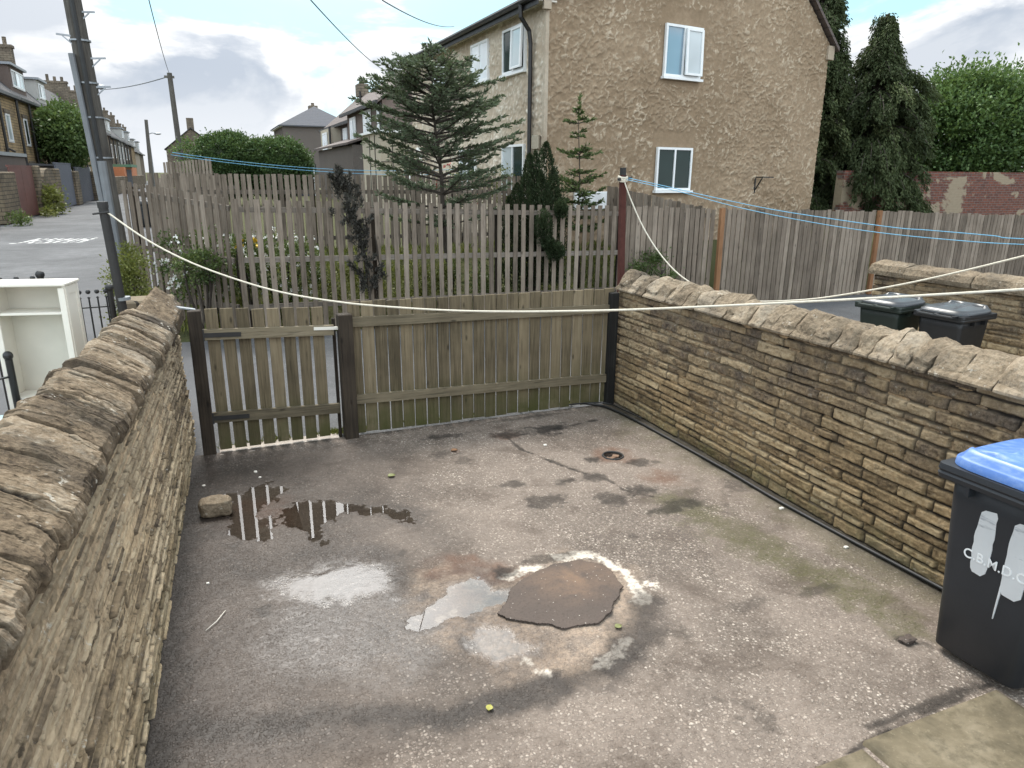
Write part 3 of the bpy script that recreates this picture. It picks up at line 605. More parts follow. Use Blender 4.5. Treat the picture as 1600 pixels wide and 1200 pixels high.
# ================================================================== STONE WALLS
def stone_face(y0, y1, z1f, xf, sgn, cell, courses, lens, seed, depth=.022, jw=.006, rough_=.011, offs=.0035, fy=16, vd=0, wb=1.0):
    """a relief of coursed stone; xf(y,z) gives the wall plane, sgn the way it faces"""
    rng = np.random.default_rng(seed); zmax = max(z1f(y0), z1f(y1)) + .02
    ys = np.arange(y0, y1, cell[0]); zs = np.arange(-.05, zmax, cell[1]); Yg, Zg = np.meshgrid(ys, zs)
    Zg = np.minimum(Zg, np.vectorize(z1f)(ys)[None, :])
    p = np.stack([Yg, Zg, Yg * 0], -1)
    wob = wb * (.012 * fbm(p * np.array([1.6, 3, 1]), 3, seed) + .005 * fbm(p * 14, 3, seed + 4))
    zz = Zg + wob; yw = Yg + .008 * fbm(p * 11, 3, seed + 5)
    zb = [-.2]; 
    while zb[-1] < zmax + .2: zb.append(zb[-1] + rng.uniform(*courses))
    zb = np.array(zb); ci = np.clip(np.searchsorted(zb, zz) - 1, 0, len(zb) - 2)
    d = np.minimum(zz - zb[ci], zb[ci + 1] - zz); tint = np.zeros_like(zz); off = np.zeros_like(zz); tilt = np.zeros_like(zz)
    for c in range(len(zb) - 1):
        m = ci == c
        if not m.any(): continue
        cuts = [y0 - rng.uniform(0, .3)]
        while cuts[-1] < y1 + .6: cuts.append(cuts[-1] + rng.uniform(*lens) * (1.5 if rng.random() < .15 else 1))
        cuts = np.array(cuts); k = np.clip(np.searchsorted(cuts, yw[m]) - 1, 0, len(cuts) - 2)
        d[m] = np.minimum(d[m], np.minimum(yw[m] - cuts[k], cuts[k + 1] - yw[m]) * 1.0)
        tr = rng.random(len(cuts)); orr = rng.normal(0, offs, len(cuts)); tl = rng.normal(0, .07, len(cuts))
        tint[m] = np.clip(tr[k] * (1 - .5 * vd) + .5 * vd * rng.random(), 0, 1); off[m] = orr[k]; tilt[m] = tl[k] * (zz[m] - (zb[c] + zb[c + 1]) / 2)
    d = d - jw * (1 + .8 * fbm(p * 5, 2, seed + 8)); s_ = sst(0, .010, d)
    fine = fbm(np.stack([Yg * fy, Zg * 28, Yg * 0 + tint * 9], -1), 5, seed + 11, .72)
    void = sst(.42, .55, vn(np.stack([Yg * 7, Zg * 20, Yg * 0 + 5], -1), seed + 30)) * (1 - sst(.0, .006, d)); hh = -.020 * void + s_ * (depth + off + tilt + rough_ * fine) + .004 * fbm(p * 40, 2, seed + 2) * (1 - s_)
    X = np.vectorize(xf)(Yg, Zg) + sgn * (hh - depth)
    jt_ = 1 - sst(-.002, .006, d)
    if vd:   # lost mortar and snapped corners leave small black pockets
        pk = sst(.50, .60, vn(np.stack([Yg * 16, Zg * 34, Yg * 0 + 9], -1), seed + 60)) * sst(.012, .004, d); X = X - sgn * .016 * pk; jt_ = np.maximum(jt_, pk * 1.0)
    return ys, zs, X, Yg, Zg, tint, jt_
def wall_body(name, root, y0, y1, z1f, xf, sgn, thick, mat, cell, courses, lens, seed, **kw):
    ys, zs, X, Yg, Zg, tint, jt = stone_face(y0, y1, z1f, xf, sgn, cell, courses, lens, seed, **kw)
    v = np.stack([X, Yg, Zg], -1).reshape(-1, 3); f = grid_faces(len(zs), len(ys)); n = len(v)
    if sgn < 0: f = f[:, ::-1]
    # back, ends: a plain box behind the relief
    ext = []
    for yb in (y0, y1):
        for zb in (-.05, z1f(yb)):
            for bk in (.03, thick): ext.append((xf(yb, min(zb, 1)) - sgn * bk, yb + (.012 if yb == y1 else -.012) * 0, zb))
    ext = np.array(ext); q = np.array([(0, 1, 3, 2), (4, 6, 7, 5), (1, 5, 7, 3), (2, 3, 7, 6), (0, 2, 6, 4)]) + n
    return mesh(name, np.vstack([v, ext]), np.vstack([f, q]), mat, root, {'tint': np.concatenate([tint.ravel(), np.full(8, .4)]), 'joint': np.concatenate([jt.ravel(), np.zeros(8)])}, False)
def unit_(v): return v / np.linalg.norm(v, axis=-1, keepdims=True)
def coping_stone(name, root, ya, yb, prof, xf, zf, mat, seed, nal, nar, amp, lam, sgn, rough_ends=.985, label=None, facets=0):
    """one stone across the wall: profile prof (u into the wall, w up) swept from ya to yb"""
    prof = np.array(prof, float); dl = np.r_[0, np.cumsum(np.hypot(*np.diff(np.vstack([prof, prof[:1]]), axis=0).T))]
    tt = np.linspace(0, dl[-1], nar, endpoint=False); cl = np.vstack([prof, prof[:1]]); U = np.interp(tt, dl, cl[:, 0]); Wp = np.interp(tt, dl, cl[:, 1])
    cu, cw = U.mean(), Wp.mean(); s = np.linspace(0, 1, nal); rng = np.random.default_rng(seed)
    end = 1 - (1 - rough_ends) * np.clip(1 - np.minimum(s, 1 - s) / .09, 0, 1) ** 2
    sk = rng.normal(0, .02); hs = rng.uniform(.93, 1.07) if lam else rng.uniform(.95, 1.05); ts = rng.normal(0, .007); uo = rng.normal(0, .012 if lam else .006)
    UU = cu + (U[None] - cu) * end[:, None] + uo; WW = (Wp[None] - 0) * end[:, None] * hs + ts * (s[:, None] - .5) * 2 * (Wp[None] > .02)
    YY_ = ya + (yb - ya) * s[:, None] + sk * (UU - cu) * 2
    p = np.stack([UU * 4.5, YY_ * (22 if lam else 6), WW * (6 if lam else 6)], -1)
    ridg = fbm(p, 5, seed, .55); blk = vn(np.stack([UU * 7, YY_ * 9, WW * 9], -1), seed + 3)
    crack = np.zeros_like(UU)
    if lam:   # bedding on edge: laminae running across the wall, some of them opened into cracks
        wp = YY_ + .055 * fbm(np.stack([UU * 5.5, YY_ * 4, WW * 5.5], -1), 4, seed + 20) + .009 * fbm(np.stack([UU * 30, YY_ * 20, WW * 30], -1), 3, seed + 21)
        l1 = vn(np.stack([wp * 26, UU * 1.2, WW * 1.2], -1), seed + 9); l2 = vn(np.stack([wp * 62, UU * 2.5, WW * 2.5], -1), seed + 10)
        stp = np.round(l1 * 2.2) / 2.2
        crack = sst(.16, .03, np.abs(l1 + .25 * vn(np.stack([UU * 6, WW * 6, wp * 8], -1), seed + 12))) * sst(-.05, .25, vn(np.stack([UU * 4, WW * 4, wp * 6], -1), seed + 13))
        big = vn(np.stack([UU * 5, WW * 5, YY_ * 7], -1), seed + 15); ridg = .40 * ridg + .34 * stp * (.35 + .65 * sst(-.3, .4, big)) + .14 * l2 + .45 * big - .85 * crack
    st = np.floor(blk * 3) / 3 * (0 if lam else 1)
    nx_ = UU - cu; nz_ = WW - cw * .6; ln = np.hypot(nx_, nz_) + 1e-6
    up = sst(-.01, .04, WW)
    if facets:   # quarry-faced: knock flats off the block
        yc0 = (ya + yb) / 2; Vv = np.stack([UU - cu, (YY_ - yc0), WW - cw * .3], -1); dd = unit_(rng.normal(size=(facets, 3)) * np.array([1, .8, 1]) + np.array([-.5, 0, .5])); k = np.ones_like(UU)
        for q in dd:
            pr = Vv @ q; lim = pr.max() * rng.uniform(.72, .96); k = np.where(pr > lim, np.minimum(k, lim / np.maximum(pr, 1e-6)), k)
        k = 1 - (1 - k) * up; UU = cu + (UU - cu) * k; WW = cw * .3 + (WW - cw * .3) * k
    gr = fbm(np.stack([UU * 26, YY_ * 26, WW * 26], -1), 4, seed + 31, .7); dsp = amp * (ridg * .9 + st * .55 + gr * .42) * up
    UU = UU + nx_ / ln * dsp; WW = WW + nz_ / ln * dsp; YY_ = YY_ + .010 * fbm(np.stack([UU * 9, WW * 9, YY_ * 0 + seed], -1), 3, seed + 2) * (1 - end[:, None] * .0)
    yc = YY_; X = np.vectorize(xf)(yc, 1.2) - sgn * UU; Z = np.vectorize(zf)(yc) + WW
    v = np.stack([X, yc, Z], -1).reshape(-1, 3); f = grid_faces(nal, nar, True).tolist(); n = len(v)
    c0 = v[:nar].mean(0) - [0, .004, 0]; c1 = v[-nar:].mean(0) + [0, .004, 0]
    f = [tuple(q) for q in f] + [(n, (k + 1) % nar, k, n) for k in range(0)]
    f += [((k + 1) % nar, k, n) for k in range(nar)] + [((nal - 1) * nar + k, (nal - 1) * nar + (k + 1) % nar, n + 1) for k in range(nar)]
    if sgn > 0: f = [q[::-1] for q in f]
    o = mesh(name, np.vstack([v, [c0, c1]]), f, mat, root, {'tint': np.full(n + 2, rng.random()), 'joint': np.concatenate([np.clip(crack.ravel() * 1.15, 0, 1), [0, 0]])}, False)
    if label: o['label'] = label
    return o
# left wall: runs beside the camera, leaning outwards
xl = lambda y, z: -.385 - (7.45 - y) * .0335 - (.03 + .012 * (7.45 - y)) * z / 1.25
zl = lambda y: 1.19 + (7.45 - y) * .027
rt = thing('stone_wall', 'lichened sandstone yard wall with thick ragged coping, running past a white bookcase', 'wall', (-.55, 4, 0), 0, 'yard walls')
wall_body('wall_face', rt, .55, 7.5, zl, xl, 1, .36, M_WALL_L, (.0095, .0044), (.026, .058), (.12, .46), 21, depth=.017, rough_=.009, offs=.0060, jw=.0052, fy=14, vd=1, wb=.25)
PL = [(-.03, -.01), (-.042, .035), (-.025, .085), (.06, .150), (.17, .215), (.27, .265), (.33, .255), (.375, .17), (.38, -.01), (.18, -.02)]
rg = random.Random(5); y = .55
while y < 6.8:
    ln = rg.uniform(.085, .20); y2 = min(y + ln, 6.86); near = y < 4.2
    coping_stone('coping_stone', rt, y + .0015, y2 - .0015, PL, xl, zl, M_COPE_L, rg.randrange(9999), 64 if near else 38, 84 if near else 56, .024, True, 1); y = y2
TLc, TRc, BRc, BLc = (np.array(v) for v in ((-.56, 7.5, 1.565), (-.338, 7.5, 1.372), (-.425, 6.86, 1.225), (-.735, 6.86, 1.415)))
sa, sb = np.meshgrid(np.linspace(0, 1, 40), np.linspace(0, 1, 70)); lift = .010 * fbm(np.stack([sa * 3, sb * 5, sa * 0], -1), 5, 8) + .004 * fbm(np.stack([sa * 5, sb * 34, sa * 0], -1), 3, 12)
edg = np.minimum(np.minimum(sa, 1 - sa) * .35, np.minimum(sb, 1 - sb) * .7); lift -= .016 * sst(.03, 0, edg)
Vt = ((1 - sa)[..., None] * (1 - sb)[..., None] * BLc + sa[..., None] * (1 - sb)[..., None] * BRc + (1 - sa)[..., None] * sb[..., None] * TLc + sa[..., None] * sb[..., None] * TRc) + lift[..., None] * np.array([.45, -.15, .88])
Vt[..., 0] += .012 * fbm(np.stack([sb * 6, sa * 0 + 3, sa * 0], -1), 3, 4) * (sa > .97); nv = Vt.size // 3; Vb = Vt.reshape(-1, 3) - np.array([0, 0, .12]); ft = grid_faces(70, 40); rim = [k for k in range(40)] + [40 * r_ + 39 for r_ in range(1, 70)] + [69 * 40 + k for k in range(38, -1, -1)] + [40 * r_ for r_ in range(68, 0, -1)]
qf = [tuple(q) for q in ft.tolist()] + [tuple(nv + x for x in q[::-1]) for q in ft.tolist()] + [(rim[k], rim[k] + nv, rim[(k + 1) % len(rim)] + nv, rim[(k + 1) % len(rim)]) for k in range(len(rim))]
o = mesh('coping_stone', np.vstack([Vt.reshape(-1, 3), Vb]), qf, M_COPE_L, rt, {'tint': np.full(2 * nv, .35), 'joint': np.zeros(2 * nv)}); o['label'] = 'long smooth end slab of the coping'
# right wall
xr = lambda y, z: 4.2 + .02 * z
zr = lambda y: 1.355 + (6.95 - y) * .008
rt = thing('stone_wall', 'yellowish coursed sandstone yard wall with rounded coping, behind the blue-lidded bin', 'wall', (4.35, 4, 0), 0, 'yard walls')
wall_body('wall_face', rt, .55, 7.04, zr, xr, -1, .34, M_WALL_R, (.0105, .0066), (.055, .10), (.18, .52), 44, depth=.020, jw=.0055)
PR = [(-.035, -.012), (-.047, .018), (-.012, .075), (.055, .155), (.105, .192), (.20, .200), (.29, .165), (.36, .06), (.37, -.01), (.15, -.02)]
y = .55
while y < 7.0:
    ln = rg.uniform(.115, .225); y2 = y + ln
    if y2 > 6.85: y2 = 7.06
    coping_stone('coping_stone', rt, y + .005, y2 - .005, PR, xr, zr, M_COPE_R, rg.randrange(9999), 30, 66, .016, False, -1, .97, facets=16); y = y2
# far wall beyond the neighbour's yard
rt = thing('stone_wall', 'low dark stone wall with long flat coping slabs behind two dark bins', 'wall', (9.8, 5, 0), 0, 'yard walls')
xw = lambda y, z: 9.62 + .03 * (8 - y); zw = lambda y: 1.14
wall_body('wall_face', rt, 1.5, 8.25, zw, xw, -1, .42, M_WALL_R, (.022, .012), (.05, .11), (.2, .5), 61)
y = 1.5
for ln in (1.3, 1.25, 1.4, 1.2, 1.05, .62):
    coping_stone('coping_stone', rt, y + .006, y + ln - .006, [(-.06, -.01), (-.07, .05), (-.02, .15), (.2, .20), (.42, .14), (.47, .04), (.47, -.01)], xw, zw, M_COPE_R, int(y * 100), 40, 40, .016, False, -1, .97); y += ln

# ================================================================== YARD FENCE AND GATE
def plank_panel(name, root, xs, w, y, zb, zt, th, mat, gapj=0, rngv=.006, cutfn=None, skew=.004):
    mb = MB()
    for x in xs:
        top = zt(x) + random.uniform(-rngv, rngv); bot = zb(x) + random.uniform(-rngv, rngv)
        mb.box((x, y + random.uniform(-.002, .002), (top + bot) / 2), (w + random.uniform(-gapj, gapj), th, top - bot), rz=random.uniform(-.02, .02), ry=random.uniform(-skew, skew), bev=.003)
    return mb.build(name, mat, root)
g = thing('wooden_gate', 'weathered boarded garden gate hung on a dark post, gaps between its boards', 'gate', (.37, 7.0, 0))
gx0, gx1 = -.10, .845
plank_panel('board_panel', g, [gx0 + i * (gx1 - gx0) / 7 for i in range(8)], .108, 7.005, lambda x: .022, lambda x: 1.392 - (x + .1) * .045, .019, M_BOARD)
MB().beam((-.20, 6.972, 1.165), (.99, 6.972, 1.122), .036, .098).build('rail', M_BRAIL, g)
MB().beam((-.20, 6.972, .360), (1.0, 6.972, .315), .036, .10).build('rail', M_BRAIL, g)
for zc, dz in ((1.163, 0), (.358, 0)):
    h_ = MB(); h_.beam((-.23, 6.950, zc), (.14, 6.950, zc - .014), .006, .042); h_.box((-.2, 6.949, zc), (.05, .01, .11)); h_.build('strap_hinge', M_IRON, g)
MB().beam((.80, 6.950, 1.152), (1.03, 6.950, 1.142), .02, .028, tint=.99).build('latch_bar', M_CREAMPAINT, g)
tag(MB().box((-.245, 7.0, .66), (.115, .12, 1.46), bev=.006, ry=.004).build('gate_post', M_POST), 'dark gate post at the hinge side, against the lichened wall end', 'post', 'yard fence posts')
tag(MB().box((1.095, 6.945, .62), (.135, .125, 1.32), bev=.008, rz=.06).build('gate_post', M_POST), 'rough dark post between the gate and the long fence panel', 'post', 'yard fence posts')
tag(MB().box((4.13, 6.975, .64), (.10, .10, 1.36), bev=.006).build('gate_post', M_BLACKPOST), 'black tarred post where the fence meets the yellowish wall', 'post', 'yard fence posts')
tag(MB().box((-.30, 7.06, 1.40), (.16, .10, .012), ry=.25, rz=.3).build('metal_bracket', M_GALV), 'bent pale metal bracket on top of the hinge post', 'bracket')
fn = thing('board_fence', 'long boarded fence panel with two rails between the rough post and the black post', 'fence', (2.65, 7.0, 0))
plank_panel('board_panel', fn, [1.14 + .06 + i * .1315 for i in range(23)], .120, 7.012, lambda x: .012, lambda x: 1.385 - (x - 1.1) * .008, .019, M_BOARD)
for a, b in ((1.185, 1.135), (.382, .315)): MB().beam((1.165, 6.984, a), (4.085, 6.984, b), .036, .095).build('rail', M_BRAIL, fn)
tag(MB().box((1.0, 7.035, .60), (.03, .03, 1.25)).build('gate_stop', M_POST), 'thin dark strip of timber in the gap beside the gate', 'batten')
th_ = mesh('threshold', *(lambda X, Y: (np.stack([X, Y, -.002 + .004 * fbm(np.stack([X * 8, Y * 8, X * 0], -1), 4, 3)], -1).reshape(-1, 3), grid_faces(8, 60)))(*np.meshgrid(np.linspace(-.16, .98, 60), np.linspace(6.90, 7.14, 8))), M_THRESH)
tag(th_, 'pale worn stone threshold under the boarded gate', 'threshold')

# ================================================================== PICKET FENCES
def picket_run(root, A, B, zta, ztb, zba, zbb, spacing, w, rails, side, th=.018, mat=M_FENCE, posts=(), wob=.012, seg=2.4, missing=()):
    A, B = np.array(A, float), np.array(B, float); d = B - A; L = np.hypot(*d); d = d / L; nrm = np.array([-d[1], d[0]]); ang = math.atan2(d[1], d[0])
    n = int(L / spacing); per = max(1, int(seg / spacing)); mb = MB()
    for i in range(n + 1):
        t = i * spacing / L; p = A + d * (i * spacing); zt = zta + (ztb - zta) * t + random.uniform(-wob, wob); zb = zba + (zbb - zba) * t
        if i not in missing:
            mb.box((p[0], p[1], (zt + zb) / 2), (w + random.uniform(-.006, .006), th, zt - zb), rz=ang + random.uniform(-.02, .02), ry=random.uniform(-.008, .008))
        if (i + 1) % per == 0 or i == n:
            mb.build('picket_panel', mat, root); mb = MB()
    for fr in rails:
        za = zba + (zta - zba) * fr; zb_ = zbb + (ztb - zbb) * fr; off = nrm * side * .030
        MB().beam((A[0] + off[0], A[1] + off[1], za), (B[0] + off[0], B[1] + off[1], zb_), .038, .085).build('rail', M_FENCE_R, root)
    for t, m in posts:
        p = A + d * L * t + nrm * side * .10; zt = zta + (ztb - zta) * t
        MB().box((p[0], p[1], (zt - .3) / 2), (.085, .085, zt + .12), rz=ang).build('post', m, root)
pf = thing('picket_fence', 'tall grey weathered picket fence along the front of the garden, gaps between its slats', 'fence', (4.5, 12.2, 0), 0, 'picket fences')
picket_run(pf, (-1.33, 14.0), (.24, 12.28), 2.44, 2.20, .02, .05, .150, .084, (.20, .55, .93), 1, posts=((.02, M_POST),))
picket_run(pf, (.36, 12.2), (7.5, 12.2), 2.185, 2.02, .05, .02, .158, .084, (.20, .56, .93), 1, posts=((.0, M_POST), (.3, M_POST), (.62, M_POST), (.98, M_POST)))
pf = thing('picket_fence', 'close-boarded grey fence with two orange-brown posts, right of the red-brown clothes post', 'fence', (13, 12.2, 0), 0, 'picket fences')
picket_run(pf, (7.58, 12.2), (9.52, 12.2), 2.02, 1.955, 0, -.02, .126, .100, (.20, .56, .93), 1, wob=.02)
picket_run(pf, (9.74, 12.18), (13.9, 12.12), 1.955, 1.86, -.03, -.03, .121, .103, (.22, .56, .93), 1, wob=.02)
picket_run(pf, (14.12, 12.1), (20.6, 12.0), 1.86, 1.64, -.03, -.03, .121, .103, (.22, .56, .93), 1, wob=.02)
for x, z in ((9.63, 2.0), (14.01, 1.90)): MB().box((x, 12.10, z / 2 - .03), (.095, .075, z), ry=-.012).build('post', M_ORANGE, pf)
pf = thing('picket_fence', 'grey picket fence across the back of the garden under the round hedge', 'fence', (3, 16, 0), 0, 'picket fences')
picket_run(pf, (-1.05, 16.0), (8.3, 16.0), 2.56, 2.55, .8, .8, .122, .084, (.25, .80), 1, posts=((0, M_POST), (.33, M_POST), (.66, M_POST)))
pf = thing('picket_fence', 'short grey fence stepping down from the brown gable to the close-boarded fence', 'fence', (9, 13.4, 0), 0, 'picket fences')
picket_run(pf, (8.62, 15.0), (9.28, 12.35), 2.35, 1.99, .4, 0, .118, .098, (.25, .85), 1, wob=.02)
pf = thing('picket_fence', 'farthest grey picket fence, standing taller beside the lane left of the round hedge', 'fence', (-1, 24, 0), 0, 'picket fences')
picket_run(pf, (-1.15, 24.2), (.12, 22.3), 2.85, 2.95, .3, .5, .16, .10, (.3, .85), 1)
picket_run(pf, (-1.1, 20.6), (.6, 19.2), 2.45, 2.55, .3, .5, .16, .10, (.3, .85), 1)

# ================================================================== HOUSES
def window(root, o, ux, w, h, lights=2, glass=(M_GLASS, M_GLASS), open_light=None, sill=True, fw=.055):
    """uPVC window: o lower-left corner on the wall, ux along the wall, outward normal = ux x up turned outwards"""
    o = Vector(o); ux = Vector(ux).normalized(); up = Vector((0, 0, 1)); nr = ux.cross(up).normalized()
    fr = MB()
    def bar(a, b, c, d, dep0=-.03, dep1=.035, m=fr):   # rectangle a..b along, c..d up
        P = [o + ux * x + up * z + nr * q for q in (dep0, dep1) for x, z in ((a, c), (b, c), (b, d), (a, d))]
        m.add(P, [(3, 2, 1, 0), (4, 5, 6, 7), (0, 1, 5, 4), (1, 2, 6, 5), (2, 3, 7, 6), (3, 0, 4, 7)])
    bar(0, fw, 0, h); bar(w - fw, w, 0, h); bar(fw, w - fw, 0, fw); bar(fw, w - fw, h - fw, h)
    for k in range(1, lights): bar(w * k / lights - fw * .45, w * k / lights + fw * .45, fw, h - fw)
    f = fr.build('window_frame', M_UPVC, root)
    for k in range(lights):
        a = w * k / lights + fw * (.5 if k else 1); b = w * (k + 1) / lights - fw * (.5 if k < lights - 1 else 1)
        gm = glass[min(k, len(glass) - 1)]
        if open_light == k:
            sm = MB()
            ang = R(2); q = fw * .9
            def lp(x, z, e): # sash swung out about its top
                dz = (h - fw) - z; return o + ux * x + up * (h - fw - dz * math.cos(ang)) + nr * (.05 + dz * math.sin(ang) + e)
            for x0, x1, z0, z1 in ((a - .02, a + q, fw, h - fw), (b - q, b + .02, fw, h - fw), (a + q, b - q, fw, fw + q), (a + q, b - q, h - fw - q, h - fw)):
                P = [lp(x, z, e) for e in (0, .045) for x, z in ((x0, z0), (x1, z0), (x1, z1), (x0, z1))]
                sm.add(P, [(3, 2, 1, 0), (4, 5, 6, 7), (0, 1, 5, 4), (1, 2, 6, 5), (2, 3, 7, 6), (3, 0, 4, 7)])
            s_ = sm.build('open_sash', M_UPVC, root)
            MB().quad(lp(a, fw, .02), lp(b, fw, .02), lp(b, h - fw, .02), lp(a, h - fw, .02)).build('pane', gm, s_)
            gm = M_GLASS
        MB().quad(*[o + ux * x + up * z + nr * .006 for x, z in ((a, fw), (b, fw), (b, h - fw), (a, h - fw))]).build('pane', gm, f)
    if sill:
        P = [o + ux * x + up * z + nr * q for q in (-.02, .09) for x, z in ((-.05, -.06), (w + .05, -.06), (w + .05, -.004), (-.05, -.004))]
        MB().add(P, [(3, 2, 1, 0), (4, 5, 6, 7), (0, 1, 5, 4), (1, 2, 6, 5), (2, 3, 7, 6), (3, 0, 4, 7)]).build('window_sill', M_UPVC, root)
def relief_wall(name, root, o, ux, L, top, mat, amp, cell, seed, scl=1.0, holes=()):
    """a wall in swirled render: o lower-left, top(u) height; relief towards the viewer's side"""
    o = np.array(o, float); ux = np.array(ux, float) / np.linalg.norm(ux); nr = np.array([ux[1], -ux[0], 0])
    us = np.arange(0, L + cell * .5, cell); us[-1] = L; mx = max(top(u) for u in us); ws = np.arange(0, mx + cell, cell)
    U, Wv = np.meshgrid(us, ws); T = np.array([top(u) for u in us])[None]; Wv = np.minimum(Wv, T)
    p = np.stack([U, Wv, U * 0], -1)
    wp = p + .09 * np.stack([fbm(p * 2.6, 3, seed), fbm(p * 2.6 + 9, 3, seed + 1), U * 0], -1) + .05 * np.stack([fbm(p * 9, 2, seed + 6), fbm(p * 9 + 4, 2, seed + 7), U * 0], -1)
    q = wp / scl
    # crescent trowel strokes: sawtooth lobes on a jittered lattice
    cellx, cellz = .20, .125; i = np.floor(q[..., 1] / cellz); xx = q[..., 0] / cellx + .5 * (i % 2); j = np.floor(xx)
    best = np.zeros_like(U); 
    for dj in (-1, 0, 1):
        for di in (-1, 0, 1):
            ci, cj = i + di, j + dj; hx = _hash(cj, ci, ci * 0, seed + 40); hz = _hash(cj, ci, ci * 0, seed + 41); hr = _hash(cj, ci, ci * 0, seed + 42)
            cx = (cj + .2 + .6 * hx - .5 * (ci % 2)) * cellx; cz = (ci + .2 + .6 * hz) * cellz
            a = (hr - .5) * 2.2 + .5; dx = q[..., 0] - cx; dz = q[..., 1] - cz
            rx_ = dx * np.cos(a) + dz * np.sin(a); rz_ = -dx * np.sin(a) + dz * np.cos(a)
            rr = np.hypot(rx_ / .125, rz_ / .062); v = sst(1.0, .80, rr) * (.50 + .50 * np.clip(rz_ / .062, -1, 1)) * (.7 + .5 * hz)
            best = np.maximum(best, v)
    rm = 1 - np.abs(fbm(q * np.array([5.2, 8.5, 1]) + 3, 4, seed + 50, .6)) * 2.6; ridge = np.clip(best * .45 + .48 * np.clip(rm, 0, 1) ** 2 + .16 * fbm(p * 22, 3, seed + 2), 0, 1)
    mod = .55 + .6 * sst(-.25, .3, fbm(p * .8, 3, seed + 3))
    hgt = amp * (ridge * mod + .35 * fbm(p * 5, 3, seed + 4))
    for (a, b, c, d) in holes:
        k = sst(.16, .05, np.maximum(np.maximum(a - U, U - b), np.maximum(c - Wv, Wv - d))); hgt *= 1 - k; ridge = ridge * (1 - k)
    V = o[None, None] + U[..., None] * ux + Wv[..., None] * np.array([0, 0, 1]) + hgt[..., None] * nr
    return mesh(name, V.reshape(-1, 3), grid_faces(len(ws), len(us)), mat, root, {'ridge': ridge}, True)
# ---- the rendered end house
hs = thing('rendered_house', 'large brown and cream swirled-render house end on to the yard, white windows', 'house', (7, 15, .5))
C0 = Vector((6.95, 15.0, 0)); gd = Vector((math.cos(R(9.3)), math.sin(R(9.3)), 0)); fd = Vector((-.02, 1, 0)).normalized()
GL, FL, ZB, ZE, ZA = 9.45, 10.4, .6, 6.1, 9.2
UR, ZA = 7.4, 7.9
topg = lambda u: ZE + (ZA - ZE) * (u / UR if u < UR else (GL - u) / (GL - UR))
def gpt(px_u, z): return C0 + gd * px_u + Vector((0, 0, z))
GW1, GW2 = (3.32, 4.86), (3.28, 2.24)
relief_wall('gable_wall', hs, C0 + Vector((0, 0, ZB)), gd, GL, lambda u: topg(u) - ZB, M_GABLE, .042, .021, 5, .92, [(GW1[0], GW1[0] + 1.22, GW1[1] - ZB - .05, GW1[1] - ZB + 1.4), (GW2[0], GW2[0] + 1.18, GW2[1] - ZB - .05, GW2[1] - ZB + 1.3)])
relief_wall('facade_wall', hs, C0 + fd * FL + Vector((0, 0, ZB)), -fd, FL, lambda u: ZE - ZB - .02, M_FACADE, .050, .030, 8, 1.05)
MB().prism([C0 + fd * .05 + gd * .05 + Vector((0, 0, ZB)), C0 + gd * (GL - .05) + fd * .05 + Vector((0, 0, ZB)), C0 + gd * (GL - .05) + fd * FL + Vector((0, 0, ZB)), C0 + fd * FL + gd * .05 + Vector((0, 0, ZB))], (0, 0, ZE - ZB - .1)).build('inner_walls', M_CREAMR, hs)
rf = MB(); ov = .16
for sgn in (0, 1):
    e = -.30 if sgn == 0 else GL + .26; rz_ = (ZA - ZE) / (UR if sgn == 0 else GL - UR); za = ZE - (.30 if sgn == 0 else .26) * rz_ + .05
    a = C0 + gd * e + Vector((0, 0, za)) - fd * ov; b = C0 + gd * UR + Vector((0, 0, ZA + .10)) - fd * ov
    rf.prism([a, b, b + fd * (FL + ov), a + fd * (FL + ov)], (0, 0, .10))
rf.build('roof', M_TILE, hs)
MB().beam(C0 - gd * .04 - fd * .02 + Vector((0, 0, ZE - .02)), C0 - gd * .04 + fd * FL + Vector((0, 0, ZE - .02)), .5, .03).build('soffit', M_CREAMPAINT, hs)
MB().beam(C0 - gd * .30 - fd * .12 + Vector((0, 0, ZE - .03)), C0 - gd * .30 + fd * FL + Vector((0, 0, ZE - .03)), .03, .20).build('fascia', M_PIPE, hs)
gt = MB(); gt.tube([C0 - gd * .37 - fd * .16 + Vector((0, 0, ZE + .03)), C0 - gd * .37 + fd * FL + Vector((0, 0, ZE + .03))], .065, 8); gt.build('gutter', M_PIPE, hs)
dp = C0 + fd * .62; dn = -gd
MB().tube([dp + dn * .37 + Vector((0, 0, ZE)), dp + dn * .36 + Vector((0, 0, ZE - .25)), dp + dn * .14 + Vector((0, 0, ZE - .50)), dp + dn * .10 + Vector((0, 0, ZE - .75)), dp + dn * .10 + Vector((0, 0, ZB))], .05, 8).build('downpipe', M_PIPE, hs)
window(hs, gpt(GW1[0], GW1[1]) - fd * .05, gd, 1.20, 1.14, 2, (M_GLASSB, M_GLASSF), 1)
window(hs, gpt(GW2[0], GW2[1]) - fd * .05, gd, 1.18, 1.02, 2, (M_GLASS, M_GLASS), None)
for y0, w_, zb, h_, gl, op, L2 in ((16.0, 1.30, 4.88, .98, (M_GLASS, M_GLASSF), 1, 2), (18.25, 1.22, 4.90, .95, (M_GLASSW, M_GLASSW), None, 2), (21.6, 1.2, 4.9, .95, (M_GLASSW, M_GLASSW), None, 2), (16.0, 1.32, 2.15, 1.13, (M_GLASSF, M_GLASS), None, 2), (19.2, 1.3, 2.15, 1.1, (M_GLASSF, M_GLASS), None, 2)):
    window(hs, Vector((6.95 - .02 * (y0 - 15) - .06, y0 + w_, zb)), -fd, w_, h_, L2, gl, op)
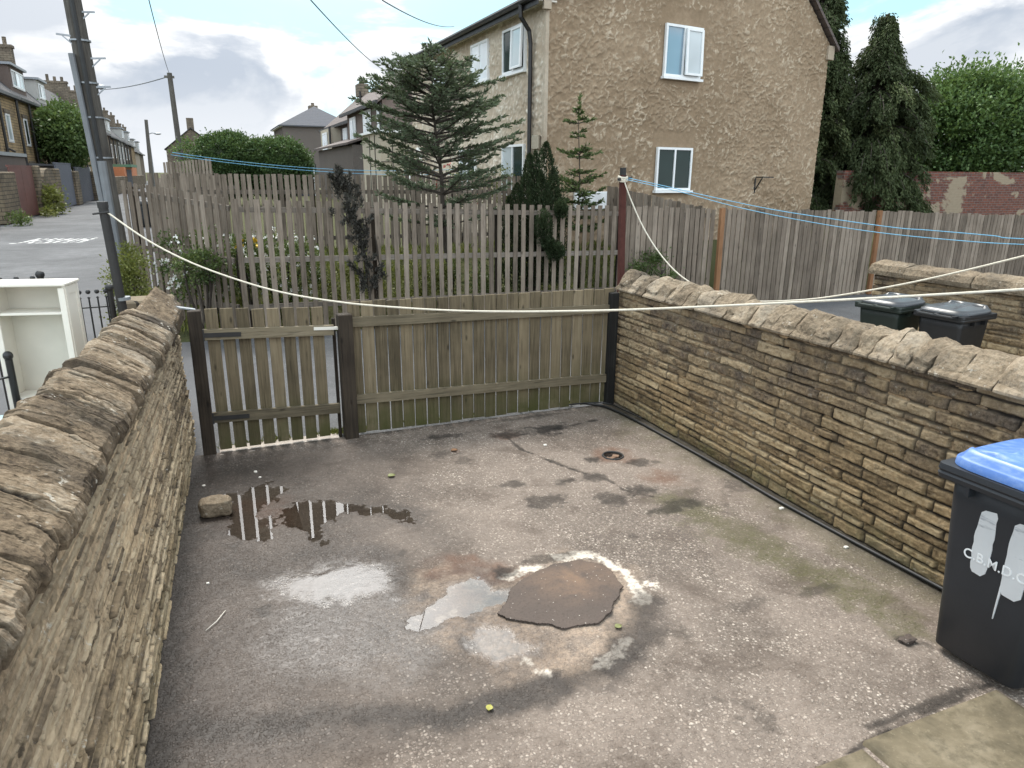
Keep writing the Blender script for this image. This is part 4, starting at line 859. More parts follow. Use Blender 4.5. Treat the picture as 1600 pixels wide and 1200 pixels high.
MB().beam(C0 + gd * .0 - fd * .015 + Vector((-.02, 0, ZB)), C0 - fd * .015 + Vector((-.02, 0, ZE - .05)), .085, .085, up=gd).build('corner_bead', M_FACADEB, hs)
MB().box((6.88, 15.34, 3.29), (.05, .36, .30), bev=.01).build('wall_plaque', M_CREAMR, hs)
bk = MB(); b0 = gpt(6.95, 2.57) - fd * .30
bk.beam(b0, b0 + fd * .30, .03, .03); bk.beam(b0 + fd * .02 + Vector((0, 0, -.02)), b0 + fd * .29 + Vector((0, 0, -.38)), .025, .025); bk.beam(b0 + fd * .28 + Vector((0, 0, .02)), b0 + fd * .28 + Vector((0, 0, -.42)), .04, .02); bk.beam(b0 - gd * .02, b0 + gd * .42, .03, .03)
bk.build('iron_bracket', M_IRON, hs)
MB().box(tuple(C0 + gd * (GL + .02) - fd * .02 + Vector((0, 0, ZE - .22))), (.26, .12, .36), rz=R(9.3), bev=.01).build('eaves_box', M_FACADEB, hs)
MB().beam(C0 + gd * 0 - fd * .12 + Vector((-.15, 0, ZE - .12)), C0 + gd * .02 - fd * .12 + Vector((0, 0, ZE - .12)), .08, .16).build('eaves_box', M_FACADEB, hs)
MB().box(tuple(C0 + gd * 1.35 - fd * .06 + Vector((0, 0, 2.02))), (1.05, .10, .40), rz=R(9.3), bev=.015).build('meter_box', M_UPVC, hs)

# ---- the terrace of lower houses behind it
def block(root, x0, x1, y0, y1, z0, z1, mat, name='wall'): return MB().box(((x0 + x1) / 2, (y0 + y1) / 2, (z0 + z1) / 2), (x1 - x0, y1 - y0, z1 - z0)).build(name, mat, root)
def groof(root, x0, x1, y0, y1, ze, zr_, mat, ov=.3, th=.14, hip=0, gable=None):
    if gable: MB().prism([(x0 + .02, y0 + .02, ze - .1), (x1 - .02, y0 + .02, ze - .1), ((x0 + x1) / 2, y0 + .02, zr_ - .04)], (0, y1 - y0 - .04, 0)).build('gable', gable, root)
    xm = (x0 + x1) / 2; s = (zr_ - ze) / ((x1 - x0) / 2); m = MB(); e0 = ze - ov * s
    A = [Vector((x0 - ov, y0 - ov, e0)), Vector((x1 + ov, y0 - ov, e0)), Vector((x1 + ov, y1 + ov, e0)), Vector((x0 - ov, y1 + ov, e0)), Vector((xm, y0 - ov + hip, zr_)), Vector((xm, y1 + ov - hip, zr_))]
    T = Vector((0, 0, th)); B = [a + T for a in A]
    if hip == 0: m.add(B + A, [(0, 4, 5, 3), (1, 2, 5, 4), (6, 9, 11, 10), (7, 10, 11, 8), (0, 3, 9, 6), (1, 7, 8, 2), (0, 6, 10, 4), (1, 4, 10, 7), (3, 5, 11, 9), (2, 8, 11, 5)])
    else: m.add(B + A, [(0, 4, 5, 3), (1, 2, 5, 4), (0, 1, 4), (2, 3, 5), (6, 9, 11, 10), (7, 10, 11, 8), (6, 10, 7), (8, 11, 9), (0, 3, 9, 6), (1, 7, 8, 2), (0, 6, 7, 1), (3, 2, 8, 9)])
    return m.build('roof', mat, root)
rh = thing('terraced_house', 'brown pebbledashed house with white windows and a tiled roof, behind the sparse fir', 'house', (10, 42, 1))
block(rh, 8.5, 15, 37.9, 48.0, .8, 6.15, M_ROUGHBROWN); groof(rh, 8.5, 15, 37.9, 48.0, 6.2, 8.6, M_TILE, gable=M_ROUGHBROWN)
MB().beam((8.10, 37.4, 6.0), (8.10, 48.3, 6.0), .12, .16).build('gutter', M_PIPE, rh)
for y0, w_, zb, h_ in ((38.1, .8, 4.2, 1.75), (40.6, 2.0, 4.3, 1.6), (40.0, 1.9, 1.75, 1.9), (45.0, 1.8, 4.3, 1.5)): window(rh, (8.44, y0 + w_, zb), (0, -1, 0), w_, h_, 2, (M_GLASSW, M_GLASSF), None, True, .1)
MB().tube([(8.40, 37.95, 6.0), (8.40, 37.95, 1)], .07, 6).build('downpipe', M_PIPE, rh)
MB().tube([(9.0, 46, 6.5), (9.0, 46, 7.3)], .07, 6).build('flue', M_IRON, rh)
ex = thing('extension', 'cream panelled flat-roofed extension with thin black joints behind the sparse fir', 'building', (8, 33, 1))
block(ex, 7.35, 10.3, 33.5, 37.6, .8, 4.35, M_CREAMR)
pj = MB()
for x in (7.9, 8.5, 9.1, 9.7): pj.box((x, 33.48, 2.6), (.03, .03, 3.4))
for y in (34.6, 35.8): pj.box((7.33, y, 2.6), (.03, .03, 3.4))
for z in (2.0, 3.1): pj.box((8.8, 33.48, z), (2.9, .03, .025))
pj.build('panel_joint', M_IRON, ex); block(ex, 7.2, 10.4, 33.35, 37.7, 4.36, 4.46, M_UPVC, 'roof')
rh = thing('terraced_house', 'grey-brown house with a long lean-to wall, next along from the brown one', 'house', (10, 54, 1))
block(rh, 9.3, 15, 48.1, 63, .8, 5.9, M_ROUGHGREY); groof(rh, 9.3, 15, 48.1, 63, 6.0, 8.4, M_TILE, gable=M_ROUGHGREY)
block(rh, 8.62, 9.3, 55.5, 60.8, .8, 5.75, M_CREAMR, 'bay'); block(rh, 7.6, 9.2, 41.8, 55.3, .8, 4.1, M_ROUGHGREY, 'lean_to')
MB().prism([(7.3, 41.6, 4.10), (9.35, 41.6, 4.75), (9.35, 55.6, 4.75), (7.3, 55.6, 4.10)], (0, 0, .12)).build('lean_to_roof', M_TILE, rh)
MB().beam((8.9, 48.2, 5.85), (8.9, 63.3, 5.85), .14, .18).build('gutter', M_PIPE, rh)
for y0, w_ in ((49.0, 2.4), (52.5, 1.6), (61, 1.5)): window(rh, (9.24, y0 + w_, 4.3), (0, -1, 0), w_, 1.3, 2, (M_GLASSW, M_GLASSW), None, True, .12)
window(rh, (8.56, 59.5, 4.2), (0, -1, 0), 2.2, 1.3, 2, (M_GLASSW,), None, True, .12)
for y in (48.6, 55.4, 61.0): MB().tube([(8.85 if y != 55.4 else 8.5, y, 5.8), (8.85 if y != 55.4 else 8.5, y, 4.4)], .09, 6).build('downpipe', M_PIPE, rh)
ch = MB(); ch.box((12.1, 61, 8.9), (.8, 1.3, .9)); ch.tube([(12.1, 60.7, 9.3), (12.1, 60.7, 9.6)], .16, 8); ch.tube([(12.1, 61.3, 9.3), (12.1, 61.3, 9.6)], .16, 8); ch.build('chimney', M_TSTONE2, rh)
rh = thing('terraced_house', 'farthest pebbledashed house with a grey hipped roof above the round hedge', 'house', (12, 95, 1))
block(rh, 8.7, 17, 92, 104, .8, 7.9, M_ROUGHGREY); groof(rh, 8.7, 17, 92, 104, 8.0, 10.2, M_TILEGREY, .4, .14, 3.2)
block(rh, 8.3, 8.7, 91.8, 104, 7.75, 7.95, M_UPVC, 'gutter'); ch = MB(); ch.box((13, 97, 10.1), (1.0, 1.5, .9)); ch.tube([(13, 97, 10.5), (13, 97, 10.9)], .2, 8); ch.build('chimney', M_TSTONE2, rh)
window(rh, (10.5, 91.94, 2.2), (1, 0, 0), 1.2, 1.6, 2, (M_GLASSF,), None, True, .1)
sh = thing('terraced_house', 'distant low stone house gable closing the far end of the lane', 'house', (-3, 150, 0))
block(sh, -6.5, 2.5, 150, 160, 0, 6.5, M_TSTONE2); groof(sh, -6.5, 2.5, 150, 160, 6.6, 10.2, M_SLATE, gable=M_TSTONE2); ch = MB(); ch.box((-2, 151, 11), (1.2, 1.6, 2)); ch.build('chimney', M_TSTONE2, sh)
sh = thing('dark_shed', 'small dark timber shed with white corner boards by the lean-to wall', 'shed', (7, 58, 1))
block(sh, 5.6, 7.4, 55.6, 58, .8, 3.2, M_DARKGATE); MB().box((6.1, 55.56, 2), (.16, .05, 2.4)).box((7.2, 55.56, 2), (.16, .05, 2.4)).build('corner_board', M_UPVC, sh)

# ---- stone terrace along the lane, seen from the back
def terrace(y0, W_, mat, lab, dormer, xf_=-13.0, ze=7.95, detail=True, roofm=M_SLATE, pots=3):
    t = thing('terraced_house', lab, 'house', (xf_ - 3, y0 + W_ / 2, 0), 0, 'stone terrace along the lane')
    X0, X1 = xf_ - 8, xf_
    block(t, X0, X1, y0, y0 + W_ - .02, 0, ze, mat); groof(t, X0, X1, y0 + .3, y0 + W_ - .32, ze, ze + 4.0, roofm, .3, .15, gable=mat)
    MB().beam((X1 + .36, y0, ze - .12), (X1 + .36, y0 + W_, ze - .12), .16, .22).build('gutter', M_PIPE, t)
    if dormer:
        d0 = y0 + W_ * (.22 if dormer == 1 else .42); dl = W_ * (.62 if dormer == 1 else .40)
        block(t, X1 - 3.4, X1 - .45, d0, d0 + dl, ze + .1, ze + 2.5, M_TWHITE if dormer != 1 else M_ROUGHBROWN, 'dormer')
        block(t, X1 - 3.6, X1 - .2, d0 - .2, d0 + dl + .2, ze + 2.5, ze + 2.68, M_GALV, 'dormer_roof')
        window(t, (X1 - .40, d0 + dl * .88, ze + 1.0), (0, -1, 0), dl * .76, 1.25, 3, (M_GLASSF, M_GLASSW, M_GLASS), None, True, .11)
    ch = MB(); cy = y0 + W_ - .4; ch.box((X1 - 4, cy, ze + 4.2), (2.6, .95, 2.8)); ch.box((X1 - 4, cy, ze + 5.7), (2.8, 1.15, .25))
    for q in range(3): ch.tube([(X1 - 4.8 + q * .8, cy, ze + 5.8), (X1 - 4.8 + q * .8, cy, ze + 6.3 + .4 * random.random())], .18, 7)
    if pots: ch.build('chimney', M_TSTONE2, t)
    if detail:
        for fy, zz, ww, hh_ in ((.16, 4.5, 1.25, 2.0), (.60, 4.6, 1.25, 1.9), (.14, 1.1, 1.3, 1.9), (.58, 1.2, 1.4, 1.8)):
            window(t, (X1 + .06, y0 + W_ * fy + ww, zz), (0, -1, 0), ww, hh_, 1 if ww < 1.3 else 2, (random.choice((M_GLASS, M_GLASSF, M_GLASSF)),), None, True, .12)
            MB().box((X1 + .05, y0 + W_ * fy + ww / 2, zz + hh_ + .17), (.10, ww + .5, .28)).build('lintel', M_TSTONE2, t)
        for fy in (.42, .93): MB().tube([(X1 + .20, y0 + W_ * fy, ze - .2), (X1 + .20, y0 + W_ * fy, .3)], .10, 6).build('downpipe', M_PIPE, t)
        MB().tube([(X1 + .2, y0 + W_ * .42, 4.1), (X1 + .2, y0 + W_ * .62, 3.9)], .08, 6).build('waste_pipe', M_PIPE, t)
    return t
terrace(57.5, 10.6, M_TSTONE, 'nearest honey-stone terraced house with a brown-sided dormer, at the left edge', 1)
terrace(68.2, 8.4, M_TSTONE, 'second honey-stone house from the left edge, with a white dormer window', 1)
terrace(76.7, 8.6, M_TSTONE2, 'third house from the left, sooty stone with a small white dormer', 2)
terrace(85.4, 9.2, M_TSTONE2, 'dark stone house behind the leafy lane tree', 0, pots=0)
terrace(94.7, 9.2, M_TSTONE, 'dark-roofed honey-stone house between the lane tree and the tall wooden pole', 0, pots=0)
names = ['whitewashed terraced house just right of the tall wooden pole', 'buff terraced house second right of the tall pole', 'sooty terraced house third right of the tall pole', 'white-fronted terraced house in the middle of the far row', 'dark stone terraced house with a pale dormer, far along the row', 'honey-stone terraced house beside the far green awning', 'buff terraced house near the far end of the row', 'last dark terraced house of the far row, with a dormer']
for k, (m_, dm) in enumerate([(M_TWHITE, 0), (M_TPINK, 0), (M_TSTONE2, 2), (M_TWHITE, 0), (M_TSTONE2, 2), (M_TSTONE, 2), (M_TPINK, 2), (M_TSTONE2, 2)]):
    terrace(104 + k * 10.6, 10.5, m_, names[k], dm, -13.0 - .012 * k, 7.85 - .12 * k - (.8 if k > 5 else 0), k < 5)
# yard walls, sheds and gates along the lane side of that terrace
xg = lambda y: -9.72 - .006 * (y - 42)
def yardwall(y0, y1, h_, lab, mat=M_FARSTONE, name='stone_wall', cat='wall', th=.5, grp=None, arch=False):
    y0 -= 1.4; y1 -= 1.4
    x = xg((y0 + y1) / 2)
    if not arch: o = MB().box((x, (y0 + y1) / 2, h_ / 2 - .03), (th, y1 - y0, h_), bev=.05).build(name, mat)
    else:
        n = 12; pts = [(x - th / 2, y0, 0), (x - th / 2, y1, 0), (x - th / 2, y1, h_ * .72)] + [(x - th / 2, (y0 + y1) / 2 + (y1 - y0) * .36 * math.cos(math.pi * k / n), h_ * .74 + h_ * .26 * math.sin(math.pi * k / n)) for k in range(n + 1)] + [(x - th / 2, y0, h_ * .72)]
        o = MB().prism(pts, (th, 0, 0)).build(name, mat)
    return tag(o, lab, cat, grp)
def lanegate(y0, y1, h_, mat, lab, leaves=2):
    y0 -= 1.4; y1 -= 1.4
    x = xg((y0 + y1) / 2); t = thing('yard_gate', lab, 'gate', (x, (y0 + y1) / 2, 0), 0, 'yard gates along the lane')
    for k in range(leaves):
        a = y0 + (y1 - y0) * k / leaves; b = y0 + (y1 - y0) * (k + 1) / leaves
        MB().box((x, (a + b) / 2, h_ / 2 + .04), (.07, b - a - .07, h_)).build('gate_leaf', mat, t)
    MB().box((x - .02, (y0 + y1) / 2, h_ + .10), (.12, y1 - y0 + .1, .10)).build('head_rail', mat, t)
yardwall(44.6, 47.9, 2.55, 'rough stone wall end left of the rust-red gates', th=.55)
yardwall(38.5, 42.6, 1.7, 'low rough stone wall at the left edge before the lane gates', th=.7)
lanegate(48.0, 53.6, 2.72, M_RUSTGATE, 'rust-red double yard gates on the lane')
yardwall(53.7, 54.9, 2.9, 'narrow stone gate pier right of the rust-red gates', name='gate_pier', cat='pier')
yardwall(55.0, 60.0, 2.75, 'stone wall with a rounded arch top between the red and grey gates', arch=True)
yardwall(60.1, 61.6, 2.75, 'stone gate pier between the arched wall and the blue-grey gate', name='gate_pier', cat='pier')
lanegate(61.7, 68.2, 3.0, M_BLUEGATE, 'tall blue-grey yard gate on the lane', 1)
yardwall(68.3, 70.3, 2.6, 'stone gate pier between the two blue-grey gates', name='gate_pier', cat='pier')
lanegate(70.4, 78.5, 2.75, M_DARKGATE, 'darker slate-coloured yard gate farther up the lane', 1)
yardwall(78.6, 82.5, 2.6, 'stone wall end right of the slate-coloured gate', th=.8)
yardwall(83, 140, 2.0, 'long low stone yard wall fading up the lane behind the tall pole')
gs = thing('garage', 'low grey flat-roofed garage behind the rust-red gates', 'garage', (-11.5, 52, 0)); block(gs, -12.6, -10.6, 46, 55.5, 0, 3.4, M_ROUGHGREY); block(gs, -12.7, -10.5, 45.9, 55.6, 3.4, 3.6, M_GALV, 'roof')
gs = thing('garage', 'dark lean-to garage roof behind the arched wall', 'garage', (-11.5, 62, 0)); block(gs, -12.6, -10.7, 56.5, 68, 0, 2.9, M_TSTONE2); block(gs, -12.7, -10.6, 56.4, 68.1, 2.9, 3.05, M_SLATE, 'roof')
op = thing('outhouse', 'bright orange outhouse with a green awning, far along the lane', 'shed', (-10.5, 118, 0)); block(op, -12.2, -9.9, 108, 126, 0, 3.1, M_ORANGEP); block(op, -12.6, -9.2, 110, 119, 3.1, 3.45, M_AWNING, 'awning'); block(op, -9.93, -9.85, 110.5, 117, .2, 2.8, M_DARKGATE, 'door')

# ================================================================== POLES, WIRES
pl_ = thing('utility_pole', 'tall weathered wooden pole with step irons and a grey cable guard, beside the lane', 'pole', (-1.47, 13.5, 0), 0, 'utility poles')
ps = [Vector((-1.44, 13.5, -.05)), Vector((-1.50, 13.5, 1.8)), Vector((-1.575, 13.5, 4.0)), Vector((-1.68, 13.5, 7.0))]
MB().tube(ps, [.150, .142, .128, .112], 14).build('pole_shaft', M_POLE, pl_)
MB().tube([Vector((-1.60, 13.36, 2.0)), Vector((-1.665, 13.37, 3.3)), Vector((-1.72, 13.37, 4.3))], .045, 8).build('conduit', M_CONDUIT, pl_)
MB().tube([Vector((-1.48, 13.36, .4)), Vector((-1.53, 13.35, 2.75))], .070, 8).build('cable_guard', M_CONDUIT, pl_)
MB().tube([Vector((-1.53, 13.35, 2.75)), Vector((-1.57, 13.35, 4.0)), Vector((-1.66, 13.38, 6.5))], .035, 6).build('cable', M_CABLE, pl_)
for x, z, s in ((-1.60, 4.89, 1), (-1.62, 4.55, -1), (-1.54, 4.25, 1), (-1.53, 3.84, 1)):
    st = MB(); st.beam((x, 13.45, z), (x + s * .27, 13.45, z + .02), .025, .025); st.beam((x + s * .04, 13.45, z - .14), (x + s * .19, 13.45, z), .018, .018); st.build('step_iron', M_GALV, pl_)
for z in (2.8, 3.4, 3.9, 4.5): MB().tube([Vector((-1.5 - .033 * (z - 1.8), 13.5, z - .012)), Vector((-1.5 - .033 * (z - 1.8), 13.5, z + .012))], .149, 14).build('band', M_GALV, pl_)
p2 = thing('utility_pole', 'slim bare wooden pole standing alone above the round hedge', 'pole', (-1.22, 45, 0), 0, 'utility poles'); MB().tube([(-1.22, 45, .3), (-1.33, 45, 7.65)], [.17, .13], 10).build('pole_shaft', M_POLE, p2); MB().box((-1.36, 45, 7.45), (.5, .1, .12)).build('crossarm', M_POLE, p2)
def lamp(x, y, h_, arm, lab):
    t = thing('street_lamp', lab, 'street lamp', (x, y, 0), 0, 'street lamps'); MB().tube([(x, y, 0), (x, y, h_)], [.12, .08], 8).build('lamp_post', M_GALV, t)
    MB().tube([(x, y, h_ - .1), (x + arm * .5, y, h_ + .05), (x + arm, y, h_)], .05, 6).build('arm', M_GALV, t); MB().ball((x + arm * 1.25, y, h_ - .02), .36, 8, 6, (1, .5, .32)).build('lamp_head', M_GALV, t)
p3 = thing('utility_pole', 'distant wooden pole between the far terrace and the bare pole', 'pole', (-5.7, 90, 0), 0, 'utility poles'); MB().tube([(-5.75, 90, 0), (-5.5, 90, 7.9)], [.22, .17], 8).build('pole_shaft', M_POLE, p3)
lamp(-5.5, 90.6, 6.55, .75, 'grey street lamp arm reaching right beside the distant pole')
lamp(-4.75, 40, 6.35, .38, 'grey street lamp head poking out behind the tall wooden pole')
def wire(name, pts, r, mat, lab, cat, grp=None, n=6): return tag(MB().tube(pts, r, n).build(name, mat, smooth=True), lab, cat, grp)
def sagp(a, b, s, n=24):
    a, b = Vector(a), Vector(b); return [a.lerp(b, k / n) - Vector((0, 0, s * 4 * (k / n) * (1 - k / n))) for k in range(n + 1)]
wire('overhead_wire', sagp((-1.33, 45, 7.6), (-.5, 4, 6.2), .5), .012, M_WIRE, 'overhead wire curving down to the bare pole at upper left', 'wire', 'overhead wires')
wire('overhead_wire', sagp((1.4, 10, 4.652), (6.0, 26, 5.95), .1), .009, M_WIRE, 'overhead wire crossing the cloud left of the two above the fir', 'wire', 'overhead wires')
wire('overhead_wire', sagp((2.0, 8.7, 4.45), (6.2, 19, 6.2), .1), .008, M_WIRE, 'overhead wire running to the cream house gutter, right of the two above the fir', 'wire', 'overhead wires')
wire('overhead_wire', sagp((-1.33, 45, 7.5), (-6.5, 62, 8.2), .15), .03, M_WIRE, 'thick short wire leaving the bare pole towards the tall pole', 'wire', 'overhead wires')
# clothes posts and lines
cp = thing('clothes_post', 'dark iron clothes post with a capped top at the end of the lichened wall', 'post', (-.93, 7.75, 0), 0, 'clothes posts')
MB().tube([(-.86, 7.75, .3), (-.93, 7.75, 2.29)], .042, 12).build('post_shaft', M_IRON, cp); MB().tube([(-.93, 7.75, 2.27), (-.931, 7.75, 2.325)], .047, 12).build('cap', M_IRON, cp)
MB().tube([(-1.02, 7.72, 2.215), (-.88, 7.70, 2.235)], .010, 6).build('line_hook', M_IRON, cp); MB().tube([(-.87, 7.75, 1.40), (-.872, 7.75, 1.43)], .062, 10).build('collar', M_GALV, cp)
cp = thing('clothes_post', 'rusty red-brown clothes post with cord knotted round its top, beyond the right-hand wall', 'post', (4.43, 7.3, 0), 0, 'clothes posts')
MB().beam((4.46, 7.3, 0), (4.37, 7.3, 2.60), .062, .062).build('post_shaft', M_RUST, cp); MB().tube([(4.37, 7.3, 2.595), (4.366, 7.3, 2.68)], .036, 10).build('cap', M_CABLE, cp)
MB().beam((4.30, 7.28, 2.55), (4.47, 7.28, 2.57), .035, .03).build('crossbar', M_IRON, cp)
kn = MB()
for k in range(4): kn.tube([(4.37 + .05 * math.cos(a * .9 + k), 7.3 + .05 * math.sin(a * .9 + k), 2.54 + .013 * k + .012 * math.sin(a + k)) for a in range(8)], .012, 6)
kn.build('cord_knot', M_ROPE, cp)
def smoothpts(pts, n=5):
    P = [Vector(p) for p in pts]; out = []
    for i in range(len(P) - 1):
        a, b, c, d = P[max(i - 1, 0)], P[i], P[i + 1], P[min(i + 2, len(P) - 1)]
        for k in range(n):
            t = k / n; out.append(.5 * ((2 * b) + (c - a) * t + (2 * a - 5 * b + 4 * c - d) * t * t + (3 * b - a - 3 * c + d) * t ** 3))
    return out + [P[-1]]
R1 = [[-0.912, 7.732, 2.24], [-0.571, 7.39, 1.995], [-0.208, 7.026, 1.813], [0.194, 6.621, 1.682], [0.532, 6.283, 1.609], [0.9, 5.914, 1.576], [1.205, 5.608, 1.572], [1.613, 5.198, 1.586], [1.991, 4.818, 1.619], [2.342, 4.467, 1.663], [2.667, 4.14, 1.711], [3.195, 3.61, 1.803], [3.759, 3.044, 1.908], [4.205, 2.596, 1.997], [4.9, 1.9, 2.14], [6.2, .6, 2.4]]
R2 = [[4.366, 7.27, 2.55], [4.401, 7.165, 2.346], [4.451, 6.944, 2.041], [4.51, 6.685, 1.782], [4.576, 6.395, 1.584], [4.647, 6.083, 1.47], [4.713, 5.796, 1.424], [4.798, 5.423, 1.432], [4.917, 4.898, 1.527], [5.021, 4.443, 1.655], [5.143, 3.908, 1.835], [5.279, 3.307, 2.072], [5.42, 2.7, 2.33], [5.6, 1.9, 2.7]]
wire('clothes_line', smoothpts(R1), .0078, M_ROPE, 'long white rope line sagging across the yard from the dark iron post', 'clothes line', 'clothes lines', 8)
wire('clothes_line', smoothpts(R2), .0075, M_ROPE, 'slack white rope drooping deeply from the red-brown post onto the right', 'clothes line', 'clothes lines', 8)
B1 = [[4.376, 7.285, 2.555], [4.637, 6.59, 2.436], [4.882, 5.938, 2.302], [5.121, 5.302, 2.204], [5.369, 4.642, 2.135], [5.599, 4.031, 2.109], [5.753, 3.622, 2.11], [6.1, 2.7, 2.14], [6.5, 1.7, 2.22]]
B2 = [[4.397, 7.307, 2.575], [4.629, 6.823, 2.485], [4.832, 6.403, 2.401], [5.139, 5.766, 2.288], [5.411, 5.2, 2.217], [5.655, 4.694, 2.165], [5.767, 4.462, 2.158], [5.974, 4.031, 2.14], [6.07, 3.832, 2.128], [6.6, 2.7, 2.17], [7.1, 1.7, 2.24]]
wire('clothes_line', smoothpts(B1), .0036, M_BLUECORD, 'lower smooth blue cord running right from the red-brown post', 'clothes line', 'clothes lines')
wire('clothes_line', smoothpts(B2), .0040, M_BLUECORD, 'upper kinked blue cord running right from the red-brown post', 'clothes line', 'clothes lines')
wire('clothes_line', sagp((-.75, 20.2, 3.05), (7.6, 19.8, 2.80), .25), .007, M_BLUECORD, 'upper blue cord strung in front of the round hedge', 'clothes line', 'clothes lines')
wire('clothes_line', sagp((-.70, 18, 2.95), (6.9, 17.6, 2.64), .20), .006, M_BLUECORD, 'lower blue cord dipping to the back picket fence', 'clothes line', 'clothes lines')

# ================================================================== WHEELIE BINS
def bin_mesh(name, lab, body, lidm, rimm, w=.58, d=.72, grp='wheelie bins', marks=False):
    """origin at floor centre, front towards -Y"""
    t = thing(name, lab, 'wheelie bin', (0, 0, 0), 0, grp)
    def ring(hw, f, b, z, r, n=5):
        P = []
        for cx, cy, a0 in ((hw - r, -f + r, -90), (hw - r, b - r, 0), (-hw + r, b - r, 90), (-hw + r, -f + r, 180)):
            for k in range(n + 1):
                a = R(a0 + 90 * k / n); P.append((cx + r * math.cos(a), cy + r * math.sin(a), z))
        return P
    rows = [ring(.205, .235, .19, .02, .05), ring(.225, .255, .21, .035, .055), ring(.24, .27, .245, .40, .055), ring(.262, .295, .295, .82, .055), ring(.268, .30, .31, .955, .055)]
    n = len(rows[0]); v = sum(rows, []); f = [(r_ * n + k, r_ * n + (k + 1) % n, (r_ + 1) * n + (k + 1) % n, (r_ + 1) * n + k) for r_ in range(len(rows) - 1) for k in range(n)] + [tuple(range(n))[::-1], tuple(range((len(rows) - 1) * n, len(rows) * n))]
    b = mesh('body', v, f, body, t, None, False, True)
    for p in b.data.polygons: p.use_smooth = abs(p.normal.z) < .6
    rr = [ring(.275, .305, .32, .925, .04), ring(.312, .352, .345, .928, .03), ring(.316, .358, .348, .950, .03), ring(.312, .352, .346, .960, .03), ring(.316, .360, .348, .972, .03), ring(.312, .355, .346, .998, .03), ring(.27, .31, .31, 1.0, .05)]
    v = sum(rr, []); f = [(r_ * n + k, r_ * n + (k + 1) % n, (r_ + 1) * n + (k + 1) % n, (r_ + 1) * n + k) for r_ in range(len(rr) - 1) for k in range(n)]
    mesh('rim', v, f, rimm, t, None, False, True)
    # comb: ribs under the rim
    for x in (-.14, .14): MB().box((x, -.325, .905), (.018, .05, .05)).build('comb_rib', body, t, True)
    for y in (-.12, .10):
        for s in (-1, 1): MB().box((s * .29, y, .90), (.05, .018, .06)).build('comb_rib', body, t, True)
    # lid: dished top with a raised rounded brow and two finger pockets
    nx_, ny_ = 49, 57; ax_ = lambda n_: np.concatenate([[-1, -.992, -.975], np.linspace(-.95, .95, n_ - 6), [.975, .992, 1]]); X, Y = np.meshgrid(ax_(nx_), ax_(ny_))
    r4 = (np.abs(X) ** 5 + np.abs(Y) ** 5) ** .2; mm = np.maximum(np.abs(X), np.abs(Y)); sc = np.where(r4 > 1e-6, mm / np.maximum(r4, 1e-6), 1)
    LX = X * sc * .298; LY = Y * sc * .335 - .006
    rad = mm; Z = 1.030 + .030 * sst(.99, .84, rad) + .028 * (1 - X ** 2) * sst(.9, .2, rad)
    brow = np.exp(-((Y + .86) / .13) ** 2) * sst(1.0, .80, np.abs(X)); Z += .030 * brow
    for s in (-1, 1):
        pk = np.exp(-(((X - s * .52) / .24) ** 4)) * np.exp(-(((Y + .66) / .10) ** 4)); Z -= .045 * pk
        Z += .010 * np.exp(-(((X - s * .30 - .1 * s * Y) / .045) ** 2)) * sst(-.5, -.3, Y) * sst(.85, .6, Y)
    Z -= .012 * np.exp(-((Y - .15) / .3) ** 4) * np.exp(-((X) / .2) ** 4)
    Z[(rad > .999)] = 1.002; v = np.stack([LX, LY, Z], -1).reshape(-1, 3)
    mesh('lid', v, grid_faces(ny_, nx_), lidm, t, None, True, True)
    hd = MB(); hd.tube([(-.22, .405, .985), (.22, .405, .985)], .017, 8)
    for x in (-.22, 0, .22): hd.box((x, .37, .99), (.035, .09, .03))
    hd.build('handle', rimm, t, True)
    MB().tube([(-.27, .205, .10), (.27, .205, .10)], .012, 8).build('axle', M_GALV, t, True)
    for s in (-1, 1): MB().tube([(s * .245, .205, .10), (s * .295, .205, .10)], .10, 18).build('wheel', M_RUBBER, t, True)
    return t
b = bin_mesh('wheelie_bin', 'charcoal wheelie bin with a blue lid and white paint stripes, by the right edge', M_BINGREY, M_LIDBLUE, M_BINGREY)
b.location = (3.845, 2.085, .012); b.scale = (1.03, 1.03, 1.13); b.rotation_euler = (0, 0, R(-88))
# front face lies at local y = -(.245 + .05*z): lettering and painted bars sit on it
def face_pt(x, z, e=.004): return Vector((x, -(.2515 + (z - .035) * .0475) - e - .0035, z))
bars = MB()
def bar_poly(pts):
    c = Vector((sum(p[0] for p in pts) / len(pts), 0, sum(p[1] for p in pts) / len(pts))); vs = [face_pt(x, z, .004) for x, z in pts] + [face_pt(c.x, c.z, .0065)] + [face_pt(x, z, -.004) for x, z in pts]
    n = len(pts); return vs, [(k, (k + 1) % n, n) for k in range(n)] + [(n + 1 + k, n + 1 + (k + 1) % n, (k + 1) % n, k) for k in range(n)]
def wob(x0, x1, z0, z1, seed, lean):
    r = random.Random(seed); pts = []
    for k in range(14): pts.append((x0 - .012 * math.sin(k / 13 * 3.1) + r.uniform(-.003, .003) + lean * (k / 13), z1 - (z1 - z0) * k / 13))
    for k in range(14): pts.append((x1 + .008 * math.sin(k / 13 * 3.1) + r.uniform(-.003, .003) + lean * ((13 - k) / 13), z0 + (z1 - z0) * k / 13))
    m = [(p[0], p[1]) for p in pts]; m[0] = (m[0][0] + .015, m[0][1] - .012); m[13] = (m[13][0] + .012, m[13][1] + .01); m[14] = (m[14][0] - .02, m[14][1] + .006); m[-1] = (m[-1][0] - .006, m[-1][1] - .004)
    return m
for k, (x0, x1, z0, z1, ln) in enumerate([(-.078, -.004, .50, .845, -.010), (.086, .176, .46, .850, -.012)]):
    MB().add(*bar_poly(wob(x0, x1, z0, z1, k + 3, ln))).build('painted_stripe', M_BARPAINT, b, True)
